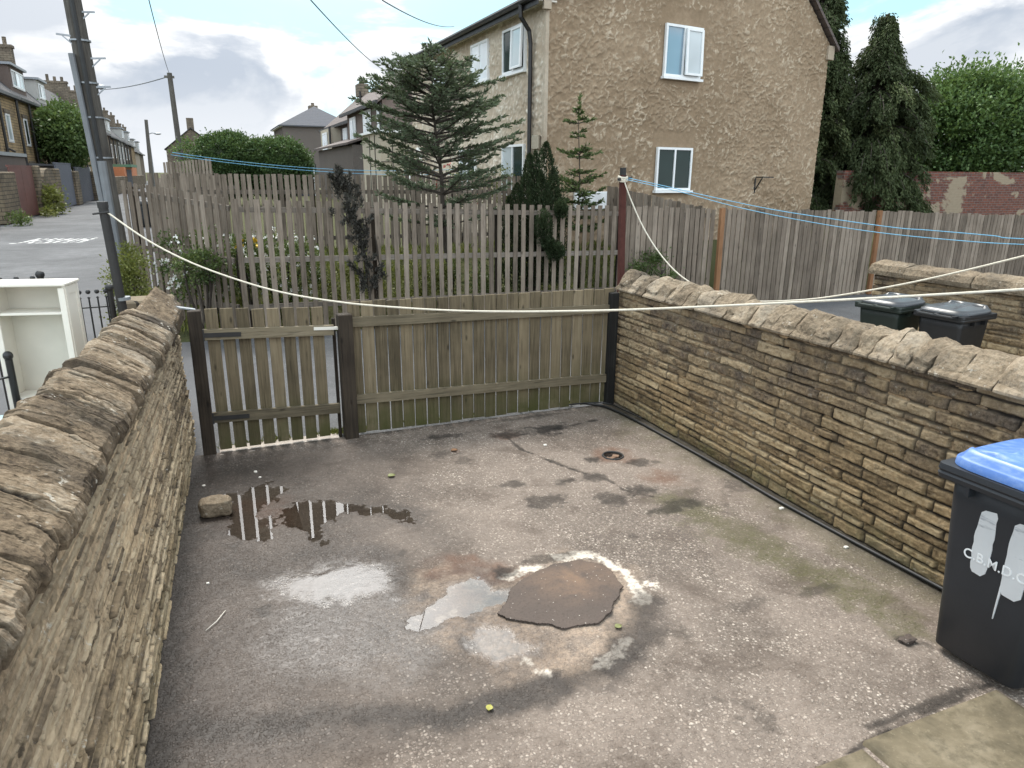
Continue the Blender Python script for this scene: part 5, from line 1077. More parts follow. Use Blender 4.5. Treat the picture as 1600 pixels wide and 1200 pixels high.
MB().add(*bar_poly([(.068, .51), (.078, .49), (.072, .43), (.068, .38), (.064, .33), (.060, .33), (.061, .38), (.064, .44)])).build('paint_drip', M_BARPAINT, b, True)
fc = bpy.data.curves.new('lettering', 'FONT'); fc.body = 'C.B.M.D.C.'; fc.size = .066; fc.align_x = 'CENTER'; fc.align_y = 'CENTER'; fc.space_character = 1.08; fc.offset = .0008; fc.extrude = .001
fo = bpy.data.objects.new('lettering', fc); COL.objects.link(fo); dg = bpy.context.evaluated_depsgraph_get(); fm = bpy.data.meshes.new_from_object(fo.evaluated_get(dg)); bpy.data.objects.remove(fo)
lt = bpy.data.objects.new('lettering', fm); COL.objects.link(lt); lt.parent = b; fm.materials.clear(); fm.materials.append(M_UPVC)
lt.location = face_pt(.030, .590, .0065); lt.rotation_euler = (R(90) + .0475, 0, 0)
b2 = bin_mesh('wheelie_bin', 'dark green wheelie bin with a dished grey lid, left of the pair behind the wall', M_BINGREEN, M_BINLID, M_BINGREEN)
b2.location = (8.42, 6.86, -.03); b2.rotation_euler = (0, 0, R(100)); b2.scale = (1.04, 1.04, 1.0)
b3 = bin_mesh('wheelie_bin', 'black wheelie bin with a ridged grey lid, right of the pair behind the wall', M_BINBLACK, M_BINLID, M_BINBLACK)
b3.location = (8.62, 6.10, -.03); b3.rotation_euler = (0, 0, R(96)); b3.scale = (1.04, 1.04, 1.0)
b4 = bin_mesh('wheelie_bin', 'distant dark wheelie bin on the lane beside the end of the picket fence', M_BINBLACK, M_BINBLACK, M_BINBLACK)
b4.location = (-3.0, 40, -.04); b4.rotation_euler = (0, 0, R(-20)); b4.scale = (1.15, 1.15, 1.15)

# ================================================================== LEFT-HAND YARD: bookcase, table, railings
bc = thing('bookcase', 'cream painted open bookcase with shelves standing beyond the lichened wall', 'bookcase', (-1.535, 7.45, -.035), R(-12))
bw, bd, bh = .61, .30, 1.665
MB().box((0, .13, bh / 2), (bw - .03, .012, bh - .04)).build('back_panel', M_CREAMBACK, bc, True)
for s in (-1, 1): MB().box((s * (bw / 2 - .011), 0, bh / 2), (.022, bd - .02, bh), bev=.002).build('side_panel', M_CREAMPAINT, bc, True)
for s in (-1, 1): MB().box((s * (bw / 2 - .026), -.145, bh / 2 - .01), (.052, .018, bh - .02), bev=.003).build('face_frame', M_CREAMPAINT, bc, True)
sp = MB(); 
for yy_ in (-.11, .11): sp.box((bw / 2 + .004, yy_, bh / 2), (.008, .05, bh))
for zz_ in (.1, 1.62): sp.box((bw / 2 + .004, 0, zz_), (.008, .18, .07))
sp.build('side_moulding', M_CREAMPAINT, bc, True)
MB().box((0, -.01, bh + .012), (bw + .04, bd + .03, .026), bev=.006).build('top_board', M_CREAMPAINT, bc, True)
for z in (.10, .645, 1.42): MB().box((0, -.01, z), (bw - .05, bd - .05, .022), bev=.002).build('shelf', M_CREAMPAINT, bc, True)
MB().box((0, -.140, .055), (bw - .1, .016, .09)).build('plinth', M_CREAMPAINT, bc, True)
tb = thing('table', 'low table with a flaking pale blue painted top in front of the bookcase', 'table', (-1.60, 6.55, -.035), R(7))
MB().box((0, 0, .605), (1.25, .92, .035), bev=.006).build('table_top', M_TABLE, tb, True)
MB().box((0, -.41, .545), (1.1, .02, .08)).box((0, .41, .545), (1.1, .02, .08)).box((.55, 0, .545), (.02, .8, .08)).box((-.55, 0, .545), (.02, .8, .08)).build('apron', M_CABLE, tb, True)
for sx in (-1, 1):
    for sy in (-1, 1): MB().box((sx * .55, sy * .39, .29), (.055, .055, .59)).build('leg', M_TABLE, tb, True)
def railing(A, B, lab, htop, n, cat='railing', name='iron_railing', ball=.024, basket=()):
    A, B = Vector(A), Vector(B); t = thing(name, lab, cat, tuple(A.lerp(B, .5)), 0, 'black iron railings')
    rl = MB()
    for z in (.15, htop - .16): rl.beam(A + Vector((0, 0, z)), B + Vector((0, 0, z)), .03, .012)
    rl.build('rail', M_BLACKMETAL, t)
    for k in range(n):
        p = A.lerp(B, (k + .5) / n); m = MB(); m.tube([p + Vector((0, 0, .04)), p + Vector((0, 0, htop - .05))], .0085, 6); m.ball(tuple(p + Vector((0, 0, htop))), ball, 8, 6); m.ball(tuple(p + Vector((0, 0, htop - .06))), ball * .7, 8, 5, (1, 1, .5))
        if k in basket:
            for q in range(4):
                m.tube([p + Vector((.035 * math.sin(math.pi * i / 8) * math.cos(q * math.pi / 2 + i * .55), .035 * math.sin(math.pi * i / 8) * math.sin(q * math.pi / 2 + i * .55), .62 + .2 * i / 8)) for i in range(9)], .005, 5)
        m.build('baluster', M_BLACKMETAL, t)
    for p in (A, B):
        m = MB(); m.tube([p, p + Vector((0, 0, htop + .0))], .030, 10); m.ball(tuple(p + Vector((0, 0, htop + .03))), .042, 10, 7); m.build('post', M_BLACKMETAL, t)
    return t
railing((-2.55, 8.15, -.03), (-1.62, 8.22, -.03), 'black iron railing with ball finials showing behind the bookcase top', 1.62, 7)
railing((-1.36, 8.26, -.03), (-1.05, 8.30, -.03), 'narrow black iron gate with a twisted basket bar, right of the bookcase', 1.45, 4, 'gate', 'iron_gate', basket=(2,))
railing((-2.35, 6.95, -.03), (-1.80, 7.35, -.03), 'low black iron rail at the left edge, beside the pale blue table', 1.02, 1)
tag(MB().box((-.72, 8.42, .60), (.42, .30, 1.25), bev=.02).box((-.72, 8.42, 1.26), (.50, .38, .09), bev=.02).build('gate_pier', M_FARSTONE), 'flat-topped stone pier behind the dark iron clothes post', 'pier')

# ================================================================== SMALL THINGS IN THE YARD
def rock(name, c, r, sc, seed, mat, lab, cat, n=48, m=34, amp=.16, grp=None):
    th = np.linspace(0, 2 * np.pi, n, endpoint=False); ph = np.linspace(.02, np.pi - .02, m); T, Pn = np.meshgrid(th, ph)
    D = np.stack([np.sin(Pn) * np.cos(T), np.sin(Pn) * np.sin(T), np.cos(Pn)], -1); D = np.sign(D) * np.abs(D) ** .62; D /= np.maximum(1e-6, (np.abs(D) ** 4).sum(-1, keepdims=True) ** .25) * 1
    k = 1 + amp * fbm(D * 1.3 + seed, 4, seed) + .03 * fbm(D * 9, 3, seed + 1); V = D * k[..., None] * r * np.array(sc) + np.array(c)
    o = mesh(name, V.reshape(-1, 3), [tuple(q) for q in grid_faces(m, n, True).tolist()] + [tuple(range(n)), tuple(range((m - 1) * n, m * n))[::-1]], mat, None, {'tint': np.full(n * m, .42), 'joint': np.zeros(n * m)}, False)
    return tag(o, lab, cat, grp)
rock('stone_block', (-.205, 5.62, .062), .108, (1.12, .85, .66), 4, M_COPE_R, 'worn rounded stone lying in the yard beside the puddles by the lichened wall', 'stone')
# rusting sheet over the hole
PX = np.linspace(1.28, 2.36, 150); PY = np.linspace(3.1, 4.0, 130); XX, YY2 = np.meshgrid(PX, PY); pp = np.stack([XX.ravel(), YY2.ravel()], -1)
p3 = np.stack([pp[:, 0], pp[:, 1], pp[:, 0] * 0], -1); sdp = sdist(pp, PLATE) + .014 * fbm(p3 * 16, 4, 2); ins = (sdp < 0).reshape(XX.shape)
top = .016 + .010 * sst(0, .35, -sdp) + .006 * fbm(p3 * 3, 4, 6) + .006 * sst(1.7, 2.2, pp[:, 0]) + .0012 * fbm(p3 * 40, 2, 7); top = top.reshape(XX.shape)
vid = -np.ones(XX.shape, int); vs = []; 
idx = np.argwhere(ins); vid[ins] = np.arange(len(idx)); vtop = np.stack([XX[ins], YY2[ins], top[ins]], -1); nb_ = len(vtop); vbot = vtop - [0, 0, .011]
fc_ = []; ec = {}
for i in range(XX.shape[0] - 1):
    for j in range(XX.shape[1] - 1):
        q = [vid[i, j], vid[i, j + 1], vid[i + 1, j + 1], vid[i + 1, j]]
        if min(q) >= 0:
            fc_.append(tuple(q)); fc_.append(tuple(x + nb_ for x in q[::-1]))
            for a, b_ in zip(q, q[1:] + q[:1]): ec[(a, b_)] = 1
for (a, b_) in list(ec):
    if (b_, a) not in ec: fc_.append((b_, a, a + nb_, b_ + nb_))
rs = sst(.42, .08, np.hypot((vtop[:, 0] - 1.98) / 1.05, (vtop[:, 1] - 3.66) / .8)); rs = np.concatenate([rs, rs])
tag(mesh('metal_sheet', np.vstack([vtop, vbot]), fc_, M_PLATE, None, {'rust': rs}, False), 'thin rust-brown sheet with ragged edges lying over the pale crusted patch', 'metal sheet')
dr = thing('drain', 'small round sunken drain with a rusty broken cover near the back of the yard', 'drain', (3.345, 5.515, 0))
ringv = MB(); ringv.tube([(3.345 + .098 * math.cos(a), 5.515 + .098 * math.sin(a), .001) for a in np.linspace(0, 2 * math.pi, 33)], .010, 6); ringv.build('drain_rim', M_IRON, dr)
MB().box((3.35, 5.52, -.022), (.15, .035, .012), rz=.4).box((3.31, 5.49, -.026), (.035, .13, .012), rz=.2).box((3.39, 5.54, -.020), (.05, .06, .014), rz=.8).build('broken_cover', M_TERRACOTTA, dr)
HOSE = [(3.80, 7.02), (3.92, 6.92), (4.0, 6.78), (4.06, 6.40), (4.10, 5.63), (4.11, 4.81), (4.105, 4.2), (4.13, 3.56), (4.15, 3.02), (4.17, 2.6)]
wire('black_hose', smoothpts([(x, y_, .019 + .004 * math.sin(y_ * 3)) for x, y_ in HOSE], 6), .015, M_CABLE, 'black hose lying along the foot of the yellowish wall', 'hose', None, 8)
wire('black_cable', smoothpts([(3.55, 7.02, .03), (3.9, 6.96, .035), (4.08, 6.86, .03), (4.12, 6.6, .03), (4.16, 6.3, .03)], 6), .008, M_CABLE, 'thin black cable looping by the foot of the black post', 'cable', None, 6)
def leaf_thing(x, y, s, rz, col, lab, cat='leaf', name='fallen_leaf'):
    m = MB(); n = 9; vs = []
    for k in range(n + 1):
        t = k / n; wd = .42 * math.sin(math.pi * t ** .8); vs += [(t - .5, wd, .10 * math.sin(3 * t) + .12), (t - .5, 0, .02 + .10 * math.sin(3 * t)), (t - .5, -wd, .10 * math.sin(3 * t + .6) + .10)]
    vs = [(x + s * (a * math.cos(rz) - b_ * math.sin(rz)), y + s * (a * math.sin(rz) + b_ * math.cos(rz)), .006 + s * c) for a, b_, c in vs]
    m.add(vs, [(3 * k + q, 3 * k + q + 1, 3 * k + q + 4, 3 * k + q + 3) for k in range(n) for q in (0, 1)])
    tag(m.build(name, col), lab, cat)
M_YL = plain('yellow_leaf', (.36, .34, .07), .6, var=.5, sc=40); M_BL = plain('brown_leaf', (.22, .11, .05), .7, var=.4, sc=40); M_GL = plain('green_leaf', (.17, .18, .06), .6, var=.4, sc=40)
leaf_thing(1.048, 2.792, .045, .9, M_YL, 'yellow fallen leaf on the wet dark concrete near the front')
leaf_thing(1.248, 5.804, .075, .3, M_GL, 'pale green fallen leaf beyond the puddles towards the gate')
leaf_thing(1.957, 6.182, .07, .2, M_BL, 'orange-brown fallen leaf near the foot of the board fence')
leaf_thing(2.0, 3.135, .05, .1, M_GL, 'small green leaf beside the front edge of the rusting sheet')
rock('clod', (3.498, 2.393, .012), .034, (1.4, .9, .5), 9, M_PLATE, 'small dark clod of dirt on the pale concrete before the blue-lidded bin', 'clod', 16, 12, .4)
cr_ = random.Random(3)
for k, (x, y_, s) in enumerate([(4.05, 4.02, .016), (4.04, 3.35, .014), (-.3, 6.2, .011), (.13, 6.35, .012), (.16, 6.21, .010), (-.27, 4.55, .008), (2.85, 6.0, .014)]):
    rock('pebble', (x, y_, .005), s, (1.2, .9, .6), 20 + k, M_CREAMPAINT, 'small white pebble lying on the yard concrete', 'pebble', 12, 9, .3, 'white pebbles on the yard')
wire('twig', [(-.28, 4.0, .012), (-.22, 4.07, .014), (-.17, 4.17, .012)], .0025, M_CREAMPAINT, 'pale straight twig on the dark concrete by the lichened wall', 'twig')

# ================================================================== VEGETATION
def unit(v): return v / np.maximum(1e-9, np.linalg.norm(v, axis=-1, keepdims=True))
def foliage(name, pos, ln, wd, mat, parent, dirs=None, spread=1.0, tint=None, fold=.25):
    """one mesh of many small folded leaves; dirs gives each leaf's own direction"""
    n = len(pos); rnd = RNG.normal(size=(n, 3)); a = unit((dirs if dirs is not None else 0) + spread * unit(rnd)); b = unit(np.cross(a, RNG.normal(size=(n, 3)))); c = np.cross(a, b)
    ln = (np.asarray(ln) * RNG.uniform(.65, 1.25, n))[:, None]; wd = (np.asarray(wd) * RNG.uniform(.7, 1.25, n))[:, None]
    V = np.stack([pos, pos + a * ln * .45 + b * wd * .5 + c * wd * fold, pos + a * ln, pos + a * ln * .45 - b * wd * .5 + c * wd * fold], 1).reshape(-1, 3)
    t = RNG.random(n) if tint is None else np.clip(tint + RNG.normal(0, .12, n), 0, 1)
    return mesh(name, V, np.arange(4 * n).reshape(n, 4), mat, parent, {'tint': np.repeat(t, 4)}, False)
def crown(center, rad, nclump, per, csz, seed, flat=.75, shell=.55, keep=None):
    """leaf positions gathered into clumps through an uneven ellipsoid; returns pos, outward dirs, tint"""
    rng = np.random.default_rng(seed); d = unit(rng.normal(size=(nclump, 3))); rr = (shell + (1 - shell) * rng.random(nclump) ** .6)
    lob = 1 + .28 * fbm(d * 1.7 + seed, 3, seed); C = np.array(center) + d * (rr * lob)[:, None] * np.array(rad)
    if keep is not None: m = keep(C); C = C[m]; d = d[m]
    k = len(C); per_ = np.maximum(4, rng.normal(per, per * .35, k).astype(int)); ix = np.repeat(np.arange(k), per_); n = len(ix); cs = csz * rng.uniform(.6, 1.35, k)
    off = rng.normal(size=(n, 3)) * np.array([1, 1, flat]) * cs[ix][:, None] * .5
    tn = np.clip(rng.normal(.5, .2, k), 0, 1)[ix]
    return C[ix] + off, unit(d[ix] + off / csz + np.array([0, 0, .25])), tn
def limbs(name, parent, base, tips, r0, mat=M_BARK, mid=.5, n=7, rt=.012):
    mb = MB(); rr = random.Random(len(tips))
    for tp in tips:
        b, t = Vector(base), Vector(tp); q = b.lerp(t, mid) + Vector((rr.uniform(-.1, .1), rr.uniform(-.1, .1), (t - b).length * .12))
        mb.tube(smoothpts([b, q, t], 5), list(np.linspace(r0, rt, 11)), n)
    return mb.build(name, mat, parent, smooth=True)
def bush(name, lab, cat, c, rad, nclump, per, csz, ls, mat, seed, group=None, lw=.55, stems=True, spread=.9, shell=.45, flowers=None, ground=0):
    t = thing(name, lab, cat, (c[0], c[1], ground), 0, group); P_, D_, T_ = crown(c, rad, nclump, per, csz, seed, shell=shell)
    foliage('foliage', P_, ls, ls * lw, mat, t, D_, spread, T_)
    if stems: limbs('stem', t, (c[0], c[1], ground - .05), [(c[0] + rad[0] * math.cos(a) * .6, c[1] + rad[1] * math.sin(a) * .6, c[2] + rad[2] * .4) for a in (0, 1.3, 2.5, 3.8, 5.1)], .025)
    if flowers:
        nf, fm, fs = flowers; rng = np.random.default_rng(seed + 1); d = unit(rng.normal(size=(nf, 3))); d[:, 1] = -np.abs(d[:, 1]); FP = np.array(c) + d * np.array(rad) * rng.uniform(.8, 1.12, nf)[:, None]
        ix = np.repeat(np.arange(nf), 6); foliage('blossom', FP[ix] + rng.normal(size=(len(ix), 3)) * fs * .2, fs, fs * .8, fm, t, None, 1)
    return t
def fir(name, lab, base, top, whorls, needles, nmat, seed, trunk_r, inner=.45, twig=.30, droop=.05, nl=.085, dens=1.0, nw=.27):
    """open conifer: trunk, whorls of near-level limbs carrying flat sprays of needles"""
    rng = random.Random(seed); t = thing(name, lab, 'tree', tuple(base)); b, tp = Vector(base), Vector(top)
    axis = lambda z: b.lerp(tp, max(0, min(1, (z - b.z) / (tp.z - b.z)))) + Vector((.03 * math.sin(z * 3), .03 * math.cos(z * 2.3), 0))
    zs = [b.z + (tp.z - b.z) * k / 12 for k in range(13)]
    MB().tube([axis(z) for z in zs], [trunk_r * (1 - .92 * k / 12) for k in range(13)], 9).build('trunk', M_BARK, t, smooth=True)
    lm = MB(); P_, D_, T_ = [], [], []
    for z, L, nb in whorls:
        a0 = rng.uniform(0, 6.28)
        for k in range(nb):
            az = a0 + 6.283 * k / nb + rng.uniform(-.3, .3); ll = L * rng.uniform(.72, 1.12); o = axis(z + rng.uniform(-.06, .06)); d = Vector((math.cos(az), math.sin(az), 0)); up0 = rng.uniform(.10, .34)
            pts = [o + d * (ll * s) + Vector((0, 0, ll * (up0 * s - droop * s * s * 2.0 + .10 * s ** 4))) for s in np.linspace(0, 1, 7)]
            lm.tube(pts, list(np.linspace(max(.010, trunk_r * .30 * min(1, L)), .005, 7)), 5)
            side = Vector((-d.y, d.x, 0)); ns = max(4, int(ll / .085))
            for q in range(ns):
                s = .16 + .84 * (q + rng.random()) / ns; p = pts[0].lerp(pts[-1], s); i = min(5, int(s * 6)); p = pts[i].lerp(pts[i + 1], s * 6 - i)
                for sg in (-1, 1):
                    tl = twig * (1.15 - .75 * s) * min(1.0, ll * 1.3 + .25) * rng.uniform(.6, 1.2); td = (d * .75 + side * sg * rng.uniform(.7, 1.1) + Vector((0, 0, rng.uniform(-.15, .22)))).normalized(); e = p + td * tl
                    lm.tube([p, e], [.0045, .0025], 3, cap=False)
                    if s > inner + rng.uniform(-.15, .15):
                        m_ = max(2, int(tl / .028 * dens)); bt = rng.gauss(.5, .16)
                        for w_ in range(m_):
                            u_ = (w_ + rng.random()) / m_; P_.append(p.lerp(e, u_)); D_.append(td + Vector((0, 0, .35))); T_.append(bt)
            m_ = int(ll * 34 * dens)
            for w_ in range(m_):
                s = inner + (1 - inner) * rng.random(); i = min(5, int(s * 6)); P_.append(pts[i].lerp(pts[i + 1], s * 6 - i)); D_.append(d + Vector((0, 0, .4))); T_.append(rng.gauss(.6, .15))
    for w_ in range(60): P_.append(axis(tp.z - .45 * rng.random())); D_.append(Vector((0, 0, .9))); T_.append(.6)
    lm.build('branches', M_BARK, t)
    foliage('needles', np.array(P_), nl, nl * nw, nmat, t, np.array(D_), .62, np.array(T_))
    return t
# the sparse fir in the garden
wh = [(1.6, 1.0, 4), (1.95, 1.22, 5), (2.25, 1.36, 6), (2.5, 1.36, 6), (2.75, 1.36, 6), (3.0, 1.4, 6), (3.25, 1.42, 7), (3.46, 1.25, 7), (3.66, 1.25, 7), (3.85, 1.18, 8), (4.02, 1.12, 8), (4.18, 0.95, 8), (4.32, 0.68, 8), (4.42, 0.42, 7), (4.55, 0.22, 5), (4.68, 0.12, 5), (3.12, 1.2, 4), (2.88, 1.25, 4), (2.62, 1.15, 3), (3.56, 1.1, 5), (3.94, 1.0, 5)]
fir('fir_tree', 'open blue-green fir with bare inner branches, in front of the cream wall', (4.16, 13.2, .25), (3.80, 13.1, 4.80), wh, 0, L_FIR, 3, .065, .38, .31, .02, .090, 1.25, nw=.34)
wh = [(1.5, .62, 6), (1.75, .66, 6), (1.98, .66, 7), (2.2, .62, 6), (2.42, .52, 6), (2.58, .34, 5), (2.95, .50, 5), (3.02, .2, 4), (3.35, .16, 4), (3.62, .32, 5), (3.80, .08, 4)]
fir('fir_tree', 'slender young fir with spaced green tiers, against the brown gable', (7.0, 13.3, .3), (6.90, 13.3, 4.10), wh, 0, L_FIRY, 9, .028, .06, .20, .03, .085, 1.5, nw=.34)
# dark upright yew with several points
yw = thing('yew', 'dense dark yew with several pointed tops behind the picket fence, beside the young fir', 'shrub', (5.65, 12.75, .2))
P_, D_, T_ = [], [], []; rng = np.random.default_rng(31)
for x, y_, zt, zb, r_ in [(5.93, 12.72, 3.16, .5, .34), (5.62, 12.8, 2.95, .5, .30), (5.33, 12.7, 2.42, .5, .26), (6.13, 12.8, 2.70, .5, .24), (5.78, 12.62, 2.62, .5, .33), (5.48, 12.62, 2.60, .5, .28), (5.20, 12.75, 2.18, .5, .2), (5.72, 12.75, 3.0, 1.2, .16), (6.02, 12.65, 2.5, .5, .3)]:
    n = int(5200 * r_ * (zt - zb)); u_ = rng.random(n) ** .85; az = rng.random(n) * 6.283; prof = r_ * np.clip((1 - u_) * 2.6, 0, 1) ** .75; rr = prof * (.45 + .55 * rng.random(n) ** .4) * (1 + .3 * np.sin(az * 3 + u_ * 9 + x * 7))
    P_.append(np.stack([x + rr * np.cos(az), y_ + rr * np.sin(az), zb + (zt - zb) * u_], -1)); D_.append(np.stack([np.cos(az) * .6, np.sin(az) * .6, 0 * az + 1.1], -1)); T_.append(.45 + .25 * np.sin(az * 3 + u_ * 14 + x * 7))
for x, y_, z, rx_, rz_ in [(5.60, 12.06, 1.66, .17, .34), (5.86, 12.06, 1.22, .19, .17), (5.95, 12.08, 1.98, .12, .16), (5.74, 12.12, 1.35, .12, .12)]:
    d = unit(rng.normal(size=(1100, 3))); P_.append(np.array([x, y_, z]) + d * (rng.random((1100, 1)) ** .4) * np.array([rx_, .12, rz_])); D_.append(d * .7 + [0, -.2, .7]); T_.append(.5 + .3 * d[:, 2])
foliage('foliage', np.vstack(P_), .055, .022, L_YEW, yw, np.vstack(D_), .6, np.concatenate(T_)); limbs('stem', yw, (5.65, 12.75, .1), [(5.9, 12.72, 2.6), (5.6, 12.8, 2.5), (5.3, 12.7, 1.9), (5.62, 12.1, 1.5)], .05)
# browned conifer clinging to the fence
dc = thing('dead_conifer', 'browned half-dead conifer pushed through the picket fence, left of the open fir', 'shrub', (2.2, 12.4, .1))
P_, D_ = [], []
rdc = random.Random(8)
for (x, y_, z, sx, sz_, m_) in [(2.08, 12.42, 2.32, .17, .20, 22), (2.0, 12.42, 2.45, .05, .12, 6), (2.15, 12.08, 1.85, .16, .26, 17), (2.26, 12.06, 1.55, .16, .2, 9), (2.36, 12.08, 1.05, .16, .2, 9), (2.42, 12.06, .78, .2, .14, 9), (2.3, 12.1, 1.3, .10, .2, 5)]:
    for q in range(m_):
        c_ = np.array([x + rdc.gauss(0, sx * .6), y_ + rdc.gauss(0, .03), z + rdc.gauss(0, sz_ * .6)]); n = rdc.randint(40, 95); ax = unit(np.array([rdc.gauss(0, .6), rdc.gauss(-.1, .3), 1.0])); tq = RNG.random(n)
        P_.append(c_ + ax * (tq * .16)[:, None] + RNG.normal(size=(n, 3)) * (.032 * (1.1 - tq))[:, None]); D_.append(np.tile(ax, (n, 1)))
foliage('foliage', np.vstack(P_), .065, .022, L_DEAD, dc, np.vstack(D_), .8); limbs('stem', dc, (2.45, 12.3, 0), [(2.15, 12.42, 2.4), (2.35, 12.1, 1.9), (2.2, 12.1, 1.8), (2.5, 12.1, .9), (2.5, 12.1, 1.6)], .03)
# shrubs and flowers in the garden, seen through the slats
bush('flowering_shrub', 'white-flowered shrub behind the left end of the tall picket fence', 'shrub', (-.15, 13.35, 1.05), (.75, .5, .65), 70, 60, .20, .06, L_BUSH, 41, 'garden shrubs', flowers=(70, L_WHITE, .055))
bush('flowering_shrub', 'white-flowered shrub with one yellow bloom nearby, second from the left behind the pickets', 'shrub', (1.05, 13.2, 1.0), (.75, .5, .62), 70, 60, .20, .06, L_BUSH, 42, 'garden shrubs', flowers=(80, L_WHITE, .055))
bush('rose_bush', 'small rose bush with a single bright yellow bloom behind the pickets', 'shrub', (.45, 12.72, 1.35), (.22, .2, .38), 16, 40, .14, .05, L_BUSH, 43, None, flowers=(3, L_YELLOW, .09))
bush('shrub', 'low yellow-green planting behind the middle of the tall picket fence', 'shrub', (2.9, 12.95, .62), (1.5, .35, .40), 90, 55, .18, .06, L_WEED, 44, 'garden shrubs', stems=False)
bush('shrub', 'low mixed green planting below the yew, behind the pickets', 'shrub', (5.2, 13.0, .60), (1.3, .4, .40), 80, 50, .18, .06, L_BUSH, 45, 'garden shrubs', stems=False)
bush('climber', 'leafy climber spilling through the left pickets under the sagging white rope', 'shrub', (-.28, 12.55, 1.15), (.42, .30, .26), 34, 50, .16, .055, L_BUSH, 46)
bush('shrub', 'small leafy shrub in front of the close-boarded fence, beside the red-brown clothes post', 'shrub', (7.95, 11.95, .62), (.45, .28, .52), 40, 55, .16, .055, L_BUSH, 47)
bush('shrub', 'yellow-green bush between the dark iron clothes post and the picket fence', 'shrub', (-1.17, 11.4, .72), (.20, .4, .90), 80, 90, .16, .05, L_WEED, 48)
bush('rose_bush', 'tall rose with pale blooms above the back fence, by the grey-brown lean-to wall', 'shrub', (4.55, 17.2, 2.45), (.28, .3, .75), 16, 30, .16, .06, L_BUSH, 49, None, flowers=(5, L_WHITE, .15))
bush('flowering_shrub', 'dull red flowering shrub above the back picket fence', 'shrub', (5.6, 17.2, 2.25), (.75, .4, .62), 40, 40, .18, .06, L_BUSH, 50, 'garden shrubs', flowers=(12, L_RED, .09))
bush('shrub', 'pale green shrub under the cream extension, above the back fence', 'shrub', (6.9, 16.8, 2.2), (.75, .4, .62), 45, 40, .2, .06, L_WEED, 51, 'garden shrubs')
gp_ = RNG.uniform([-.8, 12.5, 0], [9, 15.5, 0], (9000, 3)); gp_[:, 2] = .0 + sst(12.5, 15.4, gp_[:, 1]) * .95 * sst(-1.3, .4, gp_[:, 0]) + .05
cl_ = fbm(gp_ * np.array([1.6, 1.6, 0]), 3, 4); gp_ = gp_[cl_ > -.15]
tag(foliage('ground_cover', gp_, .16, .03, L_WEED, None, np.tile([0, 0, 1.0], (len(gp_), 1)), .6), 'rough grass and weeds covering the garden soil behind the tall pickets', 'grass', None, 'stuff')
wl = []
for k in range(60):
    x = random.choice([random.uniform(1.2, 4.0), random.uniform(.9, 1.05), random.uniform(-.1, .9)]); wl.append((x, 7.13 + .05 * random.random(), -.03))
wl = np.repeat(np.array(wl), 10, 0) + RNG.normal(size=(600, 3)) * [.03, .02, 0]
tag(foliage('weeds', wl, .07, .014, L_WEED, None, np.tile([0, 0, 1.0], (600, 1)), .7), 'thin weeds sprouting under the boarded gate and fence', 'weeds', None, 'stuff')
# hedge trees
for cx, cy, rx_, rz_, sd_, lab in ((1.15, 40, 1.75, 1.55, 61, 'rounded dense green hedge tree, left half of the pair above the back fence'), (3.45, 39.4, 1.55, 1.42, 62, 'rounded hedge tree with yellower top, right half of the pair above the back fence')):
    t = thing('hedge_tree', lab, 'tree', (cx, cy, .9), 0, 'round hedge trees'); P_, D_, T_ = crown((cx, cy, 2.85), (rx_, 1.4, rz_), 900, 34, .26, sd_, shell=.80); P_[:, 2] = np.maximum(P_[:, 2], 1.0)
    foliage('crown', P_, .13, .07, L_HEDGE, t, D_, .9, np.clip(T_ * .6 + .25 * sst(2.0, 4.4, P_[:, 2]), 0, 1)); limbs('trunk', t, (cx, cy, .8), [(cx - .6, cy, 2.6), (cx + .6, cy, 2.7), (cx, cy - .4, 3)], .14)
    mesh_c = MB().ball((cx, cy, 2.75), 1, 16, 10, (rx_ * .72, 1.0, rz_ * .74)).build('inner_foliage', L_HEDGE, t)
bush('shrub', 'wispy light green shrub at the foot of the bare pole, left of the hedge trees', 'shrub', (-.75, 41, 3.0), (.75, .6, 1.2), 34, 22, .4, .16, L_TERR, 63, None, spread=1.1)
# tree on the lane in front of the terrace
t = thing('tree', 'small leafy rounded tree hiding part of the terrace, left of the tall wooden pole', 'tree', (-11.4, 72.5, 0)); P_, D_, T_ = crown((-10.9, 73.5, 5.4), (1.7, 2.9, 2.35), 300, 46, .75, 71, shell=.45); foliage('crown', P_, .36, .19, L_TERR, t, D_, 1.0, np.clip(T_ * .7 + .2 * sst(3, 8, P_[:, 2]), 0, 1)); limbs('trunk', t, (-11.4, 72.5, 0), [(-11.2, 72.5, 6), (-10.8, 74, 6.5), (-11.6, 72, 5), (-10.6, 75, 5)], .22)
bush('shrub', 'yellow-green weed bush growing against the arched stone wall', 'shrub', (-9.2, 53.4, .75), (.42, 1.0, .85), 34, 40, .45, .2, L_WEED, 72); bush('shrub', 'low weeds at the foot of the rust-red gates', 'shrub', (-9.0, 50.6, .2), (.4, 1.2, .35), 16, 30, .3, .16, L_WEED, 73, None, stems=False)
bush('shrub', 'small dark weed clump at the foot of the rough stone wall, far left', 'shrub', (-8.9, 42.6, .2), (.5, .6, .35), 16, 30, .25, .14, L_BUSH, 74, None, stems=False)
